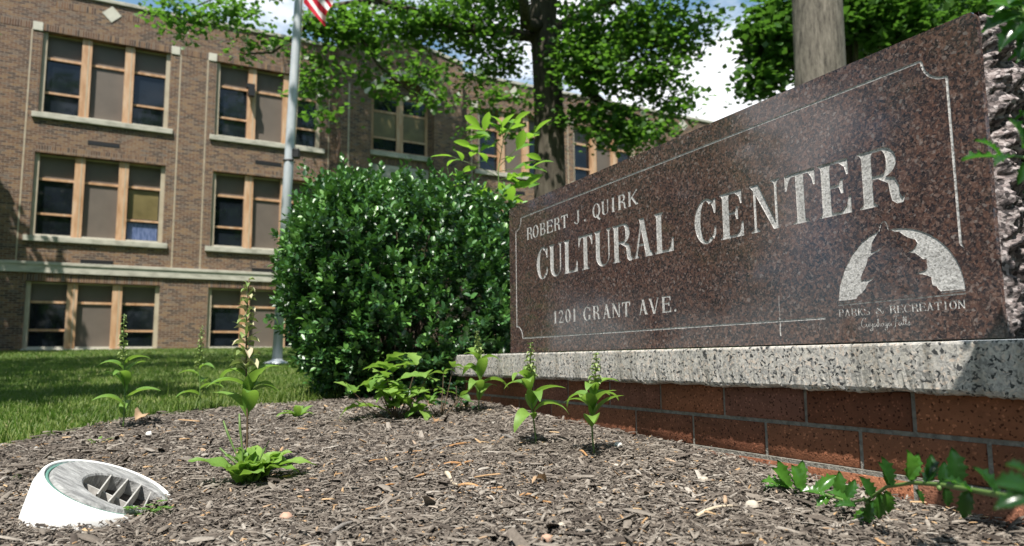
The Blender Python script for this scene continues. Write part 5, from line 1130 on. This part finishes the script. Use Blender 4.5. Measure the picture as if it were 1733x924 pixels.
mb = MB(); mb.add(*lathe([(rl - .009, -.03), (rl - .009, -.004), (rl - .015, -.003), (rl - .015, -.03)])); mb.build('gasket', M['greenrim'], lt, smooth=True)
# lid ring with an oval opening set off-centre
mb = MB(); n = 56; ro = rl - .017; vs = []
oc, oa, ob_ = .036, .094, .088
for z, rr in ((-.02, 0), (-.004, 0), (.004, .004)):
    for j in range(n): a = 2 * pi * j / n; vs.append(LP((ro - rr) * cos(a), (ro - rr) * sin(a), z))
for z, rr in ((.0045, .004), (.001, 0), (-.035, 0)):
    for j in range(n): a = 2 * pi * j / n; vs.append(LP(oc + (oa + rr) * cos(a), (ob_ + rr) * sin(a), z))
mb.add(vs, [(i * n + j, i * n + (j + 1) % n, (i + 1) * n + (j + 1) % n, (i + 1) * n + j) for i in range(5) for j in range(n)]); mb.build('lid_ring', M['greylid'], lt)
for k in range(4):
    x_ = oc - .052 + k * .037; hy = ob_ * sqrt(max(0, 1 - ((x_ - oc) / oa) ** 2)) + .002
    mb = MB(); vs = []
    for s in np.linspace(-1, 1, 9):
        for (dx, dz_) in ((-.0022, -.030), (.0022, -.030), (.0018, .003), (-.0018, .003)): vs.append(LP(x_ + dx - .026 * s + (.004 if dz_ < 0 else 0), hy * s * .97, dz_))
    mb.add(vs, [(i * 4 + j, i * 4 + (j + 1) % 4, (i + 1) * 4 + (j + 1) % 4, (i + 1) * 4 + j) for i in range(8) for j in range(4)]); mb.build('grille_fin', M['fin'], lt)
mb = MB(); vs = []
for s in np.linspace(-1, 1, 5):
    for (dy, dz_) in ((-.002, -.032), (.002, -.032), (.002, -.012), (-.002, -.012)): vs.append(LP(oc + oa * .97 * s, dy - .012, dz_))
mb.add(vs, [(i * 4 + j, i * 4 + (j + 1) % 4, (i + 1) * 4 + (j + 1) % 4, (i + 1) * 4 + j) for i in range(4) for j in range(4)]); mb.build('cross_fin', M['fin'], lt)
mb = MB(); n = 32; mb.add([LP(.13 * cos(2 * pi * j / n), .13 * sin(2 * pi * j / n), -.034) for j in range(n)], [tuple(range(n))]); mb.build('inner_debris', M['mulchbase'], lt)

# ------------------------------------------------------------------ sticks, roots, pebbles, dry leaves
M['root'] = noise_mat('orange_root', [(.3, (.28, .13, .045)), (.7, (.44, .26, .12))], 40, 4, .8)
M['pale'] = noise_mat('bleached_wood', [(.3, (.42, .34, .24)), (.7, (.56, .48, .36))], 50, 4, .8)
M['stick'] = noise_mat('grey_stick', [(.3, (.09, .08, .07)), (.7, (.22, .20, .18))], 60, 4, .85)
def stick(pix, r0, label, m, name='fallen_twig'):
    pts = [hit(a, b, .034) for a, b in pix]; P = []
    for i in range(len(pts) - 1):
        for k in range(4): s = k / 4; P.append(pts[i] * (1 - s) + pts[i + 1] * s)
    P.append(pts[-1]); P = [np.array([p[0], p[1], gz(p[0], p[1]) + .030 + .004 * sin(i * .9)]) for i, p in enumerate(P)]
    c = P[0].copy(); mb = MB(); n = len(P); mb.tube([p - c for p in P], [r0 * (1 - .55 * i / n) for i in range(n)], 6, wob=.15)
    o = mb.build(name, m, smooth=True, loc=c); tag(o, label, 'root' if name == 'bare_root' else 'twig')
stick([(872, 744), (848, 734), (815, 735), (770, 740), (735, 758), (705, 776), (660, 790), (600, 802)], .0055, 'longest grey twig arching across the mulch before the bush', M['stick'])
stick([(770, 738), (715, 750), (650, 765), (590, 780), (565, 790)], .0045, 'straight grey twig lying left of the longest twig', M['stick'])
stick([(795, 748), (750, 756), (700, 765), (660, 772), (625, 781)], .004, 'reddish orange root running beside the grey twigs', M['root'], 'bare_root')
stick([(780, 783), (745, 786), (715, 803), (690, 812), (650, 822)], .0042, 'orange root curling through the middle of the mulch', M['root'], 'bare_root')
stick([(800, 780), (770, 790), (758, 800)], .004, 'short orange root forked beside a pale wood sliver', M['root'], 'bare_root')
stick([(755, 800), (764, 812), (776, 820)], .007, 'pale cream wood sliver in the middle of the mulch', M['pale'])
stick([(880, 838), (905, 838), (932, 850)], .004, 'short curved orange root lying alone before the row of plants', M['root'], 'bare_root')
stick([(776, 820), (810, 822), (850, 826)], .0045, 'orange brown root reaching right from the pale sliver', M['root'], 'bare_root')
stick([(1003, 742), (1006, 758), (1008, 772)], .0045, 'pale yellow dead stalk beside the rightmost plant', M['pale'])
stick([(981, 762), (992, 768), (1003, 775)], .004, 'short yellow orange stub near the rightmost plant', M['root'])
stick([(560, 900), (600, 880), (655, 868)], .005, 'dark twig near the bottom edge, left of centre', M['stick'])
stick([(1180, 870), (1230, 852), (1290, 850)], .004, 'thin bleached twig lying left of the round pebble', M['pale'])
def pebble(px, py, rpx, label, m, name='pebble', group=None):
    p = hit(px, py, .036); d = p[1]; r = rpx * d / FPX; n = 12; mb = MB(); vs = []
    for i in range(9):
        for j in range(n):
            a = pi * i / 8; th = 2 * pi * j / n; q = 1 + .09 * sin(3 * th + px) * sin(a) + .06 * sin(5 * a + py)
            vs.append((r * q * sin(a) * cos(th), r * .85 * q * sin(a) * sin(th), r * .72 * cos(a) * q))
    mb.add(vs, [(i * n + j, i * n + (j + 1) % n, (i + 1) * n + (j + 1) % n, (i + 1) * n + j) for i in range(8) for j in range(n)])
    o = mb.build(name, m, smooth=True, loc=(p[0], p[1], gz(p[0], p[1]) + .024 + r * .45)); o.rotation_euler = (0, 0, px); tag(o, label, 'pebble', 'pebbles in the mulch')
M['peb1'] = noise_mat('pale_pebble', [(.3, (.36, .31, .24)), (.7, (.50, .45, .38))], 40, 4, .7); M['peb2'] = noise_mat('pink_pebble', [(.3, (.38, .22, .15)), (.7, (.50, .33, .24))], 40, 4, .7); M['peb3'] = noise_mat('white_pebble', [(.3, (.50, .49, .46)), (.7, (.62, .61, .58))], 40, 4, .6)
for a in [(1273, 853, 13, 'largest pale round pebble, left of the holly tips', M['peb1']), (484, 873, 11, 'orange pink stone right of the light fitting', M['peb2']), (925, 908, 11, 'pinkish pebble at the bottom edge near the centre', M['peb2']), (950, 886, 9, 'tan pebble just above the pinkish one at the bottom', M['peb1']),
          (1047, 752, 8, 'white pebble touching the foot of the brick base', M['peb3']), (253, 734, 7, 'white pebble near the lawn edge right of the slim plant', M['peb3']), (62, 756, 5, 'small white pebble at the far left near the lawn edge', M['peb3']), (1192, 808, 8, 'tan pebble by the brick foot left of the biggest pebble', M['peb1']),
          (520, 826, 5, 'small pink pebble at the right edge of the rosette', M['peb2']), (1130, 862, 6, 'small brown pebble in the open mulch below the plants', M['peb2']), (200, 886, 5, 'tiny white pebble in front of the light fitting', M['peb3']), (1043, 786, 6, 'small pale pebble below the rightmost plant', M['peb1'])]: pebble(*a)
M['dry'] = leaf_mat('dry_leaf', [(0, (.28, .17, .09)), (1, (.52, .38, .25))], .8, .2, .15, (.5, .3, .15))
for i, (px_, py_, s, lb) in enumerate([(725, 684, .07, 'dry tan leaf at the foot of the bush near the ledge'), (700, 678, .06, 'dry tan leaf beside the oak leaf clump'), (780, 690, .06, 'curled dry leaf under the ledge corner'), (735, 712, .055, 'pale dry leaf fallen before the ledge corner'), (925, 812, .05, 'small buff leaf lying below the second plant'), (655, 690, .05, 'dry leaf hidden low in the oak leaf clump'), (230, 708, .10, 'brown dead leaf lying on the lawn edge')]):
    p = hit(px_, py_, .04); v, f = blade(s, s * .6, 1.3, .3, nseg=8, wav=.1); v = put(v, (0, 0, 0), i * 2.1, .35, .4)
    o = leaf_obj('dry_leaf', v, f, random.random(), M['dry'], None); o.location = (p[0], p[1], gz(p[0], p[1]) + .032); tag(o, lb, 'dead leaf', 'dead leaves on the ground')

S.render.engine = 'CYCLES'
try:
    S.cycles.max_bounces = 8; S.cycles.transparent_max_bounces = 8; S.cycles.use_denoising = True
except Exception: pass
